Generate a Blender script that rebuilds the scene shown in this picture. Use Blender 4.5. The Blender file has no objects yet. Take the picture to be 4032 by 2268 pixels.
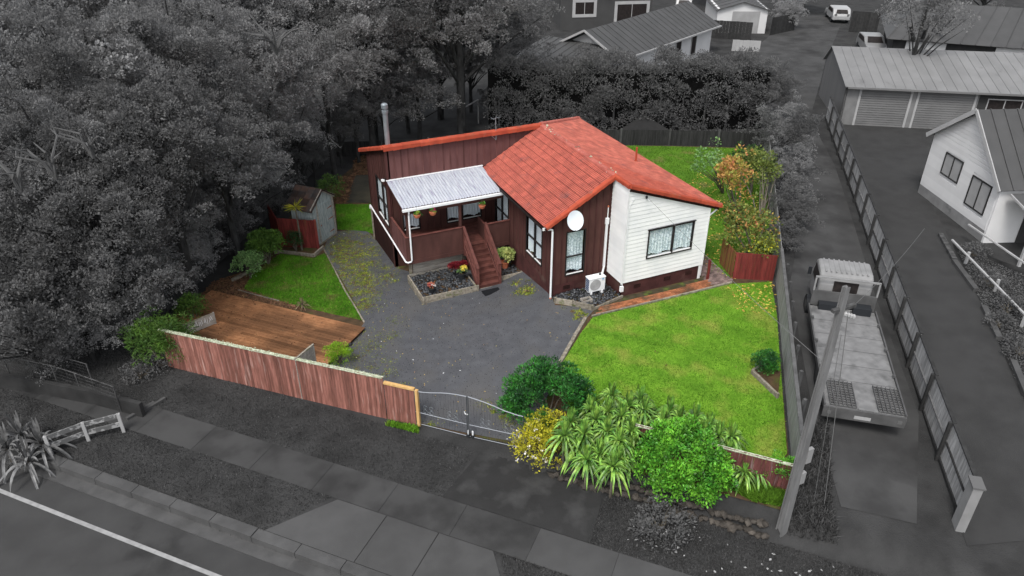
import bpy, bmesh, math, random
import numpy as np
from mathutils import Vector, Matrix
from mathutils.geometry import delaunay_2d_cdt
rng = np.random.default_rng(7); random.seed(7)
S = bpy.context.scene; COL = S.collection
V = Vector
# ------------------------------------------------------------------ camera, sky, sun, exposure
F, PITCH, YAW, ROLL = 2950.36, math.radians(30.768), math.radians(24.061), math.radians(0.121)
CC = V((-12.4986, -23.8553, 16.4361))
FW = V((math.sin(YAW)*math.cos(PITCH), math.cos(YAW)*math.cos(PITCH), -math.sin(PITCH)))
RT0 = V((math.cos(YAW), -math.sin(YAW), 0)); UP0 = RT0.cross(FW)
RT = math.cos(ROLL)*RT0 + math.sin(ROLL)*UP0; UPV = -math.sin(ROLL)*RT0 + math.cos(ROLL)*UP0
cd = bpy.data.cameras.new('camera'); cam = bpy.data.objects.new('camera', cd); COL.objects.link(cam)
cd.sensor_width = 36; cd.lens = 36*F/4032; cd.clip_end = 2000; cd.clip_start = .5
mw = Matrix((RT, UPV, -FW)).transposed().to_4x4(); mw.translation = CC
cam.matrix_world = mw; S.camera = cam
SUN_EL, SUN_AZ = math.radians(56), math.radians(228)          # azimuth clockwise from +y
w = bpy.data.worlds.new('World'); S.world = w; w.use_nodes = True
nt = w.node_tree; nt.nodes.clear()
sky = nt.nodes.new('ShaderNodeTexSky'); sky.sky_type = 'NISHITA'; sky.sun_disc = False
sky.sun_elevation = SUN_EL; sky.sun_rotation = SUN_AZ; sky.dust_density = 3
hs = nt.nodes.new('ShaderNodeHueSaturation'); hs.inputs['Saturation'].default_value = .25
bg = nt.nodes.new('ShaderNodeBackground'); bg.inputs[1].default_value = .13
wo = nt.nodes.new('ShaderNodeOutputWorld')
nt.links.new(sky.outputs[0], hs.inputs['Color']); nt.links.new(hs.outputs[0], bg.inputs[0]); nt.links.new(bg.outputs[0], wo.inputs[0])
sl = bpy.data.lights.new('sun', 'SUN'); sl.energy = 1.1; sl.angle = math.radians(14); sl.color = (1, .97, .93)
so = bpy.data.objects.new('sun', sl); COL.objects.link(so)
sd = V((math.sin(SUN_AZ)*math.cos(SUN_EL), math.cos(SUN_AZ)*math.cos(SUN_EL), math.sin(SUN_EL)))
so.rotation_euler = (-sd).to_track_quat('-Z', 'Y').to_euler(); so.location = (0, 0, 60)
S.view_settings.view_transform = 'Standard'; S.view_settings.look = 'None'; S.view_settings.gamma = 1
S.view_settings.exposure = 0.86; S.view_settings.use_curve_mapping = False
S.cycles.max_bounces = 6; S.cycles.transparent_max_bounces = 12

# ------------------------------------------------------------------ ground heights
CTL = [(0,0,0),(6.6,-1.2,0),(2.6,0,0),(7.6,-2,0),(0,2.7,-.28),(0,1.4,-.14),(-1.1,2.9,-.6),(-2.2,2.9,-.62),(-4.9,2.7,-.66),(-4.9,5,-.78),(-4.93,6.6,-.88),
 (-4.93,10.3,-1.12),(-7.6,10.4,-1),(-9.4,8.4,-.95),(-7.5,2.2,-.68),(-12,7,-1),(-13.5,4,-.85),(-8.4,-3.6,-.68),(-4.5,-2,-.42),(-6,-5,-.58),(-2,-1.8,-.16),(-2,-4.4,-.12),
 (-1,-7,-.05),(1,-9,0),(4,-5,0),(4,-9,-.03),(9.4,-2.6,0),(7.8,-4.8,0),(2.4,-11,-.05),(20,11,0),(10,6,0),(5,14,-.4),(-2,16,-1.05),(-4,22,-1.1),(12,16,0),(-14.5,2.5,-.8),
 (11,-5,-.1),(6,-12,-.3),(22,-2,0),(30,10,0),(45,30,0),(60,10,0),(-25,15,-1.2),(-20,40,-1.2),(20,45,-.3),(60,60,0),(0,70,-1),(-60,60,-1.2),(60,-10,-.2),(-40,10,-1)]
CT = np.array(CTL, float)
def _k(r): return r*r*np.log(r+1e-9)
def _tps():
    n = len(CT); d = np.hypot(CT[:,None,0]-CT[None,:,0], CT[:,None,1]-CT[None,:,1])
    A = np.zeros((n+3, n+3)); A[:n,:n] = _k(d) + np.eye(n)*.15; A[:n,n] = 1; A[:n,n+1:] = CT[:,:2]; A[n:,:n] = A[:n,n:].T
    return np.linalg.solve(A, np.r_[CT[:,2], 0, 0, 0])
TW = _tps()
def sm(t): t = np.clip(t, 0, 1); return t*t*(3-2*t)
def H(x, y):
    x = np.asarray(x, float); y = np.asarray(y, float); sh = x.shape
    xf, yf = x.ravel(), y.ravel(); out = np.empty(len(xf)); n = len(CT)
    for i in range(0, len(xf), 20000):
        a, b = np.clip(xf[i:i+20000], -60, 60), np.clip(yf[i:i+20000], -20, 70)
        out[i:i+20000] = _k(np.hypot(a[:,None]-CT[:,0], b[:,None]-CT[:,1]))@TW[:n] + TW[n] + TW[n+1]*a + TW[n+2]*b
    out = np.clip(out, -1.3, .05)
    q = .719*xf + .695*yf; s = sm((q+9.05)/.6)
    st = np.where(q < -14.32, -.98, -.72)
    return (out*s + st*(1-s)).reshape(sh)
def h(x, y): return float(H(np.array([x]), np.array([y]))[0])
def ray(u, v): return (FW*F + RT*(u-2016) - UPV*(v-1134)).normalized()
def at(u, v, z): d = ray(u, v); return CC + d*((z-CC.z)/d.z)
def gp(u, v, dz=0):                                   # ground point seen at a photo position
    z = -.3
    for _ in range(14): p = at(u, v, z+dz); z = z*.3 + h(p.x, p.y)*.7
    return V((p.x, p.y, h(p.x, p.y)))
# ------------------------------------------------------------------ materials
def lin(c):
    if isinstance(c, (int, float)): c = (c, c, c)
    f = lambda x: ((x/255+.055)/1.055)**2.4 if x > 10 else x/255/12.92
    return tuple(f(x) for x in c)
MATS = {}
def mat(name, c1, c2=None, rough=.8, sc=3, st=(1,1,1), bump=0, bsc=30, rnd=None, ramt=.3, metal=0, fac=(.35,.65), spec=.1, c3=None, sc3=.6, f3=(.5,.6), trans=0, hue=0, det=6):
    if name in MATS: return MATS[name]
    m = bpy.data.materials.new(name); MATS[name] = m; m.use_nodes = True; t = m.node_tree; N = t.nodes; L = t.links
    b = N['Principled BSDF']; b.inputs['Roughness'].default_value = rough; b.inputs['Metallic'].default_value = metal
    b.inputs['Specular IOR Level'].default_value = spec
    geo = N.new('ShaderNodeNewGeometry'); mp = N.new('ShaderNodeVectorMath'); mp.operation = 'MULTIPLY'; mp.inputs[1].default_value = st
    L.new(geo.outputs['Position'], mp.inputs[0])
    def noise(scale, lo, hi, detail=det):
        n = N.new('ShaderNodeTexNoise'); n.inputs['Scale'].default_value = scale; n.inputs['Detail'].default_value = detail; L.new(mp.outputs[0], n.inputs[0])
        r = N.new('ShaderNodeMapRange'); r.inputs[1].default_value = lo; r.inputs[2].default_value = hi; L.new(n.outputs[0], r.inputs[0]); return r.outputs[0]
    def mix(f, a, c):
        x = N.new('ShaderNodeMix'); x.data_type = 'RGBA'
        if hasattr(f, 'links'): L.new(f, x.inputs[0])
        else: x.inputs[0].default_value = f
        for k, q in ((6, a), (7, c)):
            if hasattr(q, 'links'): L.new(q, x.inputs[k])
            else: x.inputs[k].default_value = (*q, 1)
        return x.outputs[2]
    col = mix(noise(sc, *fac), c1, c2) if c2 else None
    if c3: col = mix(noise(sc3, *f3), col, c3)
    if rnd:
        if rnd == 'obj': o = N.new('ShaderNodeObjectInfo').outputs['Random']
        else: o = geo.outputs['Random Per Island']
        hv = N.new('ShaderNodeHueSaturation'); r = N.new('ShaderNodeMapRange'); r.inputs[3].default_value = 1-ramt; r.inputs[4].default_value = 1+ramt
        L.new(o, r.inputs[0]); L.new(r.outputs[0], hv.inputs['Value'])
        if hue:
            r2 = N.new('ShaderNodeMapRange'); r2.inputs[3].default_value = .5-hue; r2.inputs[4].default_value = .5+hue
            ml = N.new('ShaderNodeMath'); ml.operation = 'FRACT'; m7 = N.new('ShaderNodeMath'); m7.operation = 'MULTIPLY'; m7.inputs[1].default_value = 7.31
            L.new(o, m7.inputs[0]); L.new(m7.outputs[0], ml.inputs[0]); L.new(ml.outputs[0], r2.inputs[0]); L.new(r2.outputs[0], hv.inputs['Hue'])
        if col is not None: L.new(col, hv.inputs['Color'])
        else: hv.inputs['Color'].default_value = (*c1, 1)
        col = hv.outputs[0]
    if col is not None: L.new(col, b.inputs['Base Color'])
    else: b.inputs['Base Color'].default_value = (*c1, 1)
    if bump:
        bp = N.new('ShaderNodeBump'); bp.inputs['Strength'].default_value = bump; bp.inputs['Distance'].default_value = .03
        L.new(noise(bsc, 0, 1, 4), bp.inputs['Height']); L.new(bp.outputs[0], b.inputs['Normal'])
    if trans:
        tr = N.new('ShaderNodeBsdfTranslucent'); ms = N.new('ShaderNodeMixShader'); ms.inputs[0].default_value = trans
        if col is not None: L.new(col, tr.inputs[0])
        else: tr.inputs[0].default_value = (*c1, 1)
        L.new(b.outputs[0], ms.inputs[1]); L.new(tr.outputs[0], ms.inputs[2]); L.new(ms.outputs[0], N['Material Output'].inputs[0])
    return m
def g(v): v *= .75; return (v, v, v)
def gl(v): return (v, v, v)
def glassmat():
    m = bpy.data.materials.new('window_glass'); m.use_nodes = True; t = m.node_tree; N = t.nodes; L = t.links
    N.remove(N['Principled BSDF']); tr = N.new('ShaderNodeBsdfTransparent'); tr.inputs[0].default_value = (.95,.97,.98,1)
    gl = N.new('ShaderNodeBsdfGlossy'); gl.inputs['Roughness'].default_value = .03; fr = N.new('ShaderNodeFresnel'); fr.inputs[0].default_value = 1.7
    ge = N.new('ShaderNodeNewGeometry'); mu = N.new('ShaderNodeMath'); mu.operation = 'MULTIPLY'; iv = N.new('ShaderNodeMath'); iv.operation = 'SUBTRACT'; iv.inputs[0].default_value = 1; L.new(ge.outputs['Backfacing'], iv.inputs[1]); L.new(iv.outputs[0], mu.inputs[0]); L.new(fr.outputs[0], mu.inputs[1])
    ms = N.new('ShaderNodeMixShader'); L.new(mu.outputs[0], ms.inputs[0]); L.new(tr.outputs[0], ms.inputs[1]); L.new(gl.outputs[0], ms.inputs[2])
    L.new(ms.outputs[0], N['Material Output'].inputs[0]); return m
GLASS = glassmat()
K = dict(
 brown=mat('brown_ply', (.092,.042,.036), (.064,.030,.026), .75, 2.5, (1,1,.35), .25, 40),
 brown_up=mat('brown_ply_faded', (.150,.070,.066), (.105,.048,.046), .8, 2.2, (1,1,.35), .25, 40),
 brown_pl=mat('brown_plaster', (.085,.034,.032), (.052,.022,.021), .85, 1.6, (1,1,1), .3, 25, c3=(.13,.085,.07), sc3=.9, f3=(.55,.75)),
 brown_dk=mat('dark_ply', (.040,.018,.016), (.024,.011,.010), .8, 2, (1,1,.4), .2, 30),
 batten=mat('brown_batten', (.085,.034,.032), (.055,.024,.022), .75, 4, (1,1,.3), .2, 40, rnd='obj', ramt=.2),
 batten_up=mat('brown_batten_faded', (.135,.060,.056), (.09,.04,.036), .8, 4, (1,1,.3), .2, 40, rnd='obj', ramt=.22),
 white=mat('white_weatherboard', (.80,.80,.79), (.72,.73,.73), .55, 1.5, (1,1,1), .1, 30, rnd='obj', ramt=.03),
 whitep=mat('white_paint', (.80,.80,.80), (.70,.70,.70), .5, 3),
 alu=mat('dark_aluminium', (.030,.025,.024), (.018,.016,.016), .4, 6),
 sill=mat('pale_sill', (.70,.70,.69), None, .5),
 curtain=mat('lace_curtain', (.85,.88,.88), (.48,.55,.58), .9, 16, (1,1,1), fac=(.45,.56)),
 curtain_plain=mat('plain_curtain', (.85,.87,.88), (.72,.76,.79), .9, 4, (6,6,.3)),
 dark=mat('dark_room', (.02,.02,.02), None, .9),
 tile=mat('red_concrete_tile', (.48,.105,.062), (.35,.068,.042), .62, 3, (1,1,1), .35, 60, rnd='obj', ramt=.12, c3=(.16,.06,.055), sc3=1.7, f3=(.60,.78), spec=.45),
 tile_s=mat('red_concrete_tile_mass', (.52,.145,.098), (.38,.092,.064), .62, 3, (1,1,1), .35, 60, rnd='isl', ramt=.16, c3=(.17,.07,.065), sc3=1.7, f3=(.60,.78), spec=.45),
 tile_pan=mat('algae_and_shade_tile_pan', (.20,.045,.042), (.10,.032,.032), .7, 6, (1,1,1), .3, 60, rnd='obj', ramt=.25), tile_pan_s=mat('algae_and_shade_pan_mass', (.26,.070,.064), (.15,.045,.044), .7, 6, (1,1,1), .3, 60),  # groove shade painted into pans and front lips, along with algae tone
 cap=mat('red_ridge_tile', (.42,.080,.042), (.32,.056,.032), .65, 3, (1,1,1), .35, 50, rnd='obj', ramt=.12, c3=(.25,.10,.07), sc3=4, f3=(.58,.72)),
 cap_pale=mat('pale_ridge_tile', (.44,.135,.105), (.36,.095,.072), .65, 3, (1,1,1), .35, 50, rnd='obj', ramt=.08, c3=(.55,.35,.30), sc3=5, f3=(.62,.72)),
 under=mat('roof_underlay', (.09,.03,.025), None, .9),
 poly=mat('corrugated_sheet', (.54,.56,.60), (.40,.42,.49), .35, 3, (6,.5,1), 0, trans=.12, c3=(.26,.24,.33), sc3=2.2, f3=(.57,.70)),
 deck=mat('brown_deck_board', (.125,.050,.040), (.080,.032,.027), .5, 5, (1,1,1), .2, 40, rnd='obj', ramt=.22),
 rail=mat('brown_rail', (.155,.060,.050), (.10,.040,.034), .55, 4, (1,1,1), .15, 30, rnd='obj', ramt=.15),
 grey_wood=mat('weathered_timber', (.30,.27,.22), (.17,.15,.12), .85, 4, (2,2,2), .4, 30, rnd='obj', ramt=.2, c3=(.12,.13,.06), sc3=2.4, f3=(.58,.72)),
 skirt=mat('pale_weathered_timber', (.40,.37,.33), (.27,.25,.22), .85, 4, (.6,2,3), .3, 30, rnd='obj', ramt=.12),
 newwood=mat('new_pine', (.62,.40,.17), (.52,.31,.12), .7, 4, (3,3,.5), .15, 30),
 redfence=mat('faded_red_paling', (.275,.120,.095), (.17,.075,.058), .85, 5, (3,3,.35), .35, 25, rnd='obj', ramt=.34, c3=(.34,.21,.18), sc3=3.4, f3=(.57,.72)),
 redfence2=mat('red_paling', (.20,.040,.034), (.12,.026,.024), .85, 4, (3,3,.35), .3, 25, rnd='obj', ramt=.2, c3=(.10,.09,.03), sc3=3, f3=(.60,.78)),
 lichen=mat('lichen_capping', (.62,.66,.52), (.33,.36,.24), .95, 14, (1,1,1), .6, 40),
 platform=mat('wet_deck_board', (.34,.165,.080), (.25,.115,.055), .42, 5, (1,1,1), .25, 40, rnd='obj', ramt=.28, c3=(.13,.065,.034), sc3=.45, f3=(.42,.62)),
 asphalt=mat('wet_asphalt', (.098,.101,.110), (.066,.069,.077), .62, 2.2, (1,1,1), .9, 60, c3=(.105,.102,.100), sc3=.55, f3=(.50,.75), spec=.4, det=12, fac=(.3,.7)),
 moss=mat('moss', (.30,.33,.05), (.13,.18,.03), .95, 7, (1,1,1), .6, 40, rnd='isl', ramt=.55, c3=(.17,.12,.06), sc3=5, f3=(.5,.6)),
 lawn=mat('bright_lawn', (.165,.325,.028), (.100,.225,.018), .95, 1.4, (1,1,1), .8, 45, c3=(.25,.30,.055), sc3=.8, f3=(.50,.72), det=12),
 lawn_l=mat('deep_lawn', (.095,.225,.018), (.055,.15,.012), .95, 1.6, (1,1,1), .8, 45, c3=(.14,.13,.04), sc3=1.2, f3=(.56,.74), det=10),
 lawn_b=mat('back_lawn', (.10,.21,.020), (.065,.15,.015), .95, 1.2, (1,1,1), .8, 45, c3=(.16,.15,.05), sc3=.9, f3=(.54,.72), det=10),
 blade=mat('grass_blade', (.165,.35,.030), (.09,.22,.018), .8, 1.3, rnd='isl', ramt=.35, trans=.2, c3=(.26,.31,.06), sc3=.8, f3=(.50,.72)),
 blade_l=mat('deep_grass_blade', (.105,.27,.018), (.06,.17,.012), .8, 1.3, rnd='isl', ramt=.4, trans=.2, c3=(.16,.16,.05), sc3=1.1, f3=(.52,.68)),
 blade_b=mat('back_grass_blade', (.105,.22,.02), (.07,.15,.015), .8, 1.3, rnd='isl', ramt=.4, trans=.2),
 blade_g=mat('grey_grass_blade', g(.085), g(.055), .9, 1.3, rnd='isl', ramt=.45),
 soil=mat('leafy_soil', (.10,.062,.036), (.055,.040,.024), .95, 3, bump=.8, bsc=30, c3=(.07,.09,.02), sc3=1, f3=(.55,.7)),
 litter=mat('brown_leaf', (.17,.095,.052), (.09,.052,.032), .85, 3, rnd='isl', ramt=.5, hue=.02),
 yleaf=mat('yellow_leaf', (.62,.48,.12), (.50,.30,.07), .8, 3, rnd='isl', ramt=.3, hue=.03),
 slab=mat('wet_slab', (.050,.045,.030), (.024,.023,.018), .5, 1.5, bump=.2, bsc=20),
 brick=mat('orange_brick', (.36,.14,.065), (.24,.095,.05), .8, 4, bump=.4, bsc=50, rnd='obj', ramt=.3, c3=(.10,.07,.045), sc3=1.4, f3=(.5,.68)),
 brick_g=mat('mauve_brick', (.23,.165,.15), (.15,.11,.10), .7, 4, bump=.4, bsc=50, rnd='obj', ramt=.28),
 stone=mat('black_pebble', (.035,.038,.042), (.018,.020,.023), .28, 6, rnd='isl', ramt=.6, spec=.6),
 rock=mat('grey_rock', (.085,.075,.065), (.04,.036,.032), .85, 4, bump=.6, bsc=20, rnd='obj', ramt=.3),
 terra=mat('terracotta', (.50,.17,.09), (.42,.13,.07), .7, 8, bump=.1),
 blackp=mat('black_plastic', (.025,.027,.030), None, .4),
 metal=mat('galvanised_metal', (.32,.35,.37), (.22,.25,.27), .45, 3, (1,1,.5), metal=.5),
 dish=mat('dish_grey', (.62,.66,.69), (.56,.60,.64), .45, 2),
 wpl=mat('white_plastic', (.78,.79,.80), None, .4),
 rubber=mat('rubber_mat', (.012,.013,.015), None, .7, bump=.3, bsc=60),
 concrete=mat('pale_concrete', (.28,.26,.23), (.20,.19,.165), .9, 3, bump=.4, bsc=30),
 wire=mat('wire_grey', (.16,.16,.16), None, .6),
 gate=mat('gate_steel', (.36,.38,.41), None, .4, metal=.4), gatebar=mat('gate_bar', (.060,.065,.07), None, .5),
 shed_w=mat('pale_shed_ply', (.42,.47,.47), (.27,.32,.32), .85, 6, (4,4,.5), .3, 20, fac=(.42,.58)),
 shed_t=mat('shed_shingle', (.036,.034,.034), (.060,.036,.028), .85, 3, bump=.4, bsc=40, rnd='obj', ramt=.4),
 rust=mat('rusty_hinge', (.30,.10,.05), None, .8),
 bark=mat('grey_bark', (.17,.15,.12), (.09,.08,.065), .9, 5, (1,1,.4), .5, 20),
 tbark=mat('dark_bark', g(.07), g(.035), .95, 5, (1,1,.4), .4, 20),  # darker grey bark for tree trunks and limbs
 gbark=mat('pale_bark_grey', g(.13), g(.06), .9, 5, (1,1,.4), .4, 20),
)
def leafm(n, a, b, amt=.35, tr=.25, hue=.012, rough=.62, c3=None, f3=(.5,.62), sc3=1.2): return mat('leaf_'+n, a, b, rough, 1.6, rnd='isl', ramt=amt, trans=tr, hue=hue, spec=.35, c3=c3, f3=f3, sc3=sc3)
LG = dict(
 grey=leafm('grey', gl(.25), gl(.17), .14, .35, 0, rough=1, sc3=.35, c3=g(.15), f3=(.5,.6)), greyd=leafm('grey_dark', gl(.15), gl(.105), .14, .3, 0, rough=1), greyl=leafm('grey_light', gl(.34), gl(.26), .14, .35, 0, rough=1),
 glossy=leafm('glossy_dark_green', (.050,.22,.030), (.014,.060,.018), .5, .1, rough=.42), light=leafm('fresh_green', (.15,.42,.035), (.045,.18,.018), .5, .12, rough=.42),
 yel=leafm('yellow_green', (.52,.48,.03), (.28,.28,.02), .4, .25), lime=leafm('lime', (.30,.50,.03), (.18,.36,.02), .35, .25),
 bamboo=leafm('bamboo', (.10,.20,.028), (.045,.10,.018), .4, .25), strap=leafm('strap', (.20,.34,.07), (.10,.20,.04), .25, .2),
 orange=leafm('orange', (.50,.24,.09), (.38,.26,.06), .35, .25, .03, c3=(.24,.25,.04)), olive=leafm('olive', (.20,.24,.05), (.09,.13,.03), .4, .25, .02),
 pale=leafm('pale_green', (.22,.36,.14), (.12,.24,.07), .35, .25), dk=leafm('deep_green', (.03,.075,.02), (.018,.045,.012), .4, .2),
 varieg=leafm('variegated', (.52,.55,.20), (.16,.28,.06), .3, .2), flax=leafm('flax_grey', gl(.16), gl(.085), .4, .15, 0),
 dry=leafm('dry_strap', (.25,.20,.12), (.14,.10,.06), .4, .1), redl=leafm('crimson', (.22,.012,.02), (.13,.008,.015), .4, .2), yfl=leafm('yellow_flower', (.80,.68,.12), (.75,.6,.08), .2, .2),
 wfl=leafm('white_flower', (.82,.80,.76), (.78,.74,.70), .1, .2, 0), pink=leafm('pink_flower', (.55,.14,.08), (.60,.25,.14), .3, .2, .03), mag=leafm('magenta_flower', (.42,.01,.12), None, .3, .2))
# ------------------------------------------------------------------ mesh helpers
WL = {}
def setp(o, label=None, cat=None, group=None, kind=None):
    for k, v in (('label', label), ('category', cat), ('group', group), ('kind', kind)):
        if v: o[k] = v
    return o
def empty(name, loc, label, cat, group=None):
    o = bpy.data.objects.new(name, None); o.location = loc; o.empty_display_size = .2; COL.objects.link(o); WL[o] = V(loc)
    return setp(o, label, cat, group)
def link(name, me, parent=None, loc=None, m3=None):
    o = bpy.data.objects.new(name, me); COL.objects.link(o); loc = V(loc) if loc is not None else V((0,0,0))
    WL[o] = loc
    if parent: o.parent = parent; o.location = loc - WL[parent]
    else: o.location = loc
    if m3 is not None: o.rotation_mode = 'QUATERNION'; o.rotation_quaternion = m3.to_quaternion(); 
    return o
class MB:
    def __init__(s): s.v = []; s.f = []
    def par(s, o, a, b, c):                           # box: corner and three edge vectors
        o, a, b, c = V(o), V(a), V(b), V(c); n = len(s.v)
        s.v += [o, o+a, o+a+b, o+b, o+c, o+a+c, o+a+b+c, o+b+c]
        fl = [(0,3,2,1),(4,5,6,7),(0,1,5,4),(1,2,6,5),(2,3,7,6),(3,0,4,7)]
        if a.cross(b).dot(c) < 0: fl = [f[::-1] for f in fl]
        s.f += [tuple(n+i for i in f) for f in fl]; return s
    def box(s, x0, y0, z0, x1, y1, z1): return s.par((min(x0,x1),min(y0,y1),min(z0,z1)), (abs(x1-x0),0,0), (0,abs(y1-y0),0), (0,0,abs(z1-z0)))
    def bar(s, p, q, wd, ht, up=V((0,0,1))):          # beam from p to q, centred
        p, q = V(p), V(q); d = q-p; sd_ = d.cross(up).normalized()*wd; u = sd_.cross(d).normalized()*ht
        return s.par(p-sd_/2-u/2, d, sd_, u)
    def tube(s, pts, r, n=6, cap=True):
        pts = [V(p) for p in pts]; rr = r if isinstance(r, (list, tuple)) else [r]*len(pts); rings = []
        for i, p in enumerate(pts):
            d = (pts[min(i+1, len(pts)-1)] - pts[max(i-1, 0)]).normalized(); a = d.orthogonal().normalized() if abs(d.z) < .99 else V((1,0,0)); 
            if abs(d.z) < .99: a = d.cross(V((0,0,1))).normalized()
            b = d.cross(a); ring = []
            for k in range(n):
                t = 2*math.pi*k/n; s.v.append(p + (a*math.cos(t)+b*math.sin(t))*rr[i]); ring.append(len(s.v)-1)
            rings.append(ring)
        for r0, r1 in zip(rings, rings[1:]):
            for k in range(n): s.f.append((r0[k], r0[(k+1)%n], r1[(k+1)%n], r1[k]))
        if cap: s.f.append(tuple(rings[0][::-1])); s.f.append(tuple(rings[-1]))
        return s
    def prism(s, poly, d):                            # polygon of 3D points pushed along d
        poly = [V(p) for p in poly]; d = V(d); n = len(s.v); m = len(poly)
        nn = sum(((poly[i]-poly[0]).cross(poly[(i+1)%m]-poly[0]) for i in range(m)), V((0,0,0)))
        if nn.dot(d) > 0: poly = poly[::-1]
        s.v += poly + [p+d for p in poly]
        s.f.append(tuple(range(n, n+m))); s.f.append(tuple(range(n+2*m-1, n+m-1, -1)))
        s.f += [(n+i, n+m+i, n+m+(i+1)%m, n+(i+1)%m) for i in range(m)]; return s
    def lathe(s, c, prof, n=14, cap=True):
        c = V(c); rings = []
        for r, z in prof:
            rings.append(range(len(s.v), len(s.v)+n)); s.v += [c+V((r*math.cos(2*math.pi*k/n), r*math.sin(2*math.pi*k/n), z)) for k in range(n)]
        for a, b in zip(rings, rings[1:]):
            for k in range(n): s.f.append((a[k], a[(k+1)%n], b[(k+1)%n], b[k]))
        if cap: s.f.append(tuple(rings[0])[::-1]); s.f.append(tuple(rings[-1]))
        return s
    def mesh(s, name, m, org=(0,0,0), smooth=False):
        me = bpy.data.meshes.new(name); o = V(org); me.from_pydata([tuple(v-o) for v in s.v], [], s.f); me.materials.append(m)
        if smooth: me.polygons.foreach_set('use_smooth', [True]*len(me.polygons))
        me.update(); return me
    def build(s, name, m, parent=None, smooth=False, **k):
        c = WL[parent] if parent else sum(s.v, V())/len(s.v)
        if not parent: c = V((c.x, c.y, min(v.z for v in s.v)))
        o = link(name, s.mesh(name, m, c, smooth), parent, c); setp(o, **k); return o
def clip(o_mesh, co, no):                             # cut a mesh with a plane and fill (drops the side the normal points to)
    bm = bmesh.new(); bm.from_mesh(o_mesh); r = bmesh.ops.bisect_plane(bm, geom=bm.verts[:]+bm.edges[:]+bm.faces[:], plane_co=co, plane_no=no, clear_outer=True)
    ed = [e for e in r['geom_cut'] if isinstance(e, bmesh.types.BMEdge)]
    try: bmesh.ops.holes_fill(bm, edges=[e for e in bm.edges if e.is_boundary])
    except Exception: pass
    bm.to_mesh(o_mesh); bm.free()
def quads_mesh(name, P, m, tri=False):                # P: (n,4,3) or (n,3,3) array of separate faces
    n, k = P.shape[:2]; me = bpy.data.meshes.new(name); me.vertices.add(n*k); me.vertices.foreach_set('co', P.reshape(-1).astype(np.float32))
    me.loops.add(n*k); me.loops.foreach_set('vertex_index', np.arange(n*k, dtype=np.int32)); me.polygons.add(n)
    me.polygons.foreach_set('loop_start', np.arange(0, n*k, k, dtype=np.int32)); me.materials.append(m); me.update(calc_edges=True); return me
def unit(a): return a/np.maximum(np.linalg.norm(a, axis=-1, keepdims=True), 1e-9)
def leaf_quads(C, D, size, asp=.45, rnd=.6, fold=.0):
    n = len(C); D = unit(D + rng.normal(0, rnd, (n,3))); N = unit(np.cross(D, rng.normal(0,1,(n,3)))); sz = (size*rng.uniform(.65,1.25,n))[:,None]
    U = D*sz; W = N*sz*asp*.5
    return np.stack([C, C+U*.45+W, C+U, C+U*.45-W], 1)
def clumps_leaves(cl, per, size, asp=.45, up=.3, rnd=.6, flat=.8, inner=.55):
    A = []
    for c, r in cl:
        n = max(6, int(per*r*r)); d = unit(rng.normal(0,1,(n,3))); d[:,2] = np.where(d[:,2] < -.5, -d[:,2], d[:,2])
        q = r*(inner+(1-inner)*rng.random(n)**.5)[:,None]; P = np.array(c) + d*q*np.array([1,1,flat]); dd = d + np.array([0,0,up]); A.append(leaf_quads(P, dd, size, asp, rnd))
    return np.concatenate(A)
def blob_clumps(R, n, rc, squash=.8, zc=0, shell=.72, lobes=5, jag=.22):
    L_ = unit(rng.normal(0,1,(lobes,3))); out = []
    for _ in range(n):
        d = unit(rng.normal(0,1,3)); 
        if d[2] < -.55: d[2] *= -.6
        k = 1 + jag*(max(0, float((L_@d).max()))*1.6-1) + rng.normal(0,.06); q = R*k*(shell + (1-shell)*rng.random())
        out.append(((d[0]*q, d[1]*q, zc + d[2]*q*squash), rc*rng.uniform(.7,1.25)))
    return out
def inpoly(px, py, poly):
    c = np.zeros(len(px), bool); n = len(poly)
    for i in range(n):
        x0, y0 = poly[i][:2]; x1, y1 = poly[(i+1)%n][:2]
        t = ((y0 > py) != (y1 > py)); c ^= t & (px < (x1-x0)*(py-y0)/((y1-y0) or 1e-9)+x0)
    return c
def scatter_in(poly, n):
    a = np.array([p[:2] for p in poly]); lo, hi = a.min(0), a.max(0); out = []; c = 0
    while c < n:
        p = rng.uniform(lo, hi, (n*2, 2)); p = p[inpoly(p[:,0], p[:,1], poly)]; out.append(p); c += len(p)
    return np.concatenate(out)[:n]
def sheet(name, poly, m, dz=.012, step=.3, kind='structure', holes=None, **k):      # ground sheet following the terrain
    pts = []
    n = len(poly)
    for i in range(n):
        a, b = V(poly[i][:2]), V(poly[(i+1)%n][:2]); kx = max(1, int((b-a).length/step)); pts += [a.lerp(b, j/kx) for j in range(kx)]
    nb = len(pts); a = np.array([tuple(p) for p in pts]); lo, hi = a.min(0), a.max(0)
    gx, gy = np.meshgrid(np.arange(lo[0]+step/2, hi[0], step), np.arange(lo[1]+step/2, hi[1], step)); gx, gy = gx.ravel(), gy.ravel(); ok = inpoly(gx, gy, [tuple(p) for p in pts])
    allp = pts + [V((x, y)) for x, y in zip(gx[ok], gy[ok])]
    vs, es, fs, *_ = delaunay_2d_cdt(allp, [(i, (i+1)%nb) for i in range(nb)], [], 1, 1e-5)
    X = np.array([tuple(v) for v in vs]); Z = H(X[:,0], X[:,1]) + dz
    me = bpy.data.meshes.new(name); me.from_pydata([(x, y, z) for (x, y), z in zip(X, Z)], [], [tuple(f) for f in fs]); me.materials.append(m); me.polygons.foreach_set('use_smooth', [True]*len(me.polygons)); me.update()
    o = link(name, me); return setp(o, kind=kind, **k)
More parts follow.
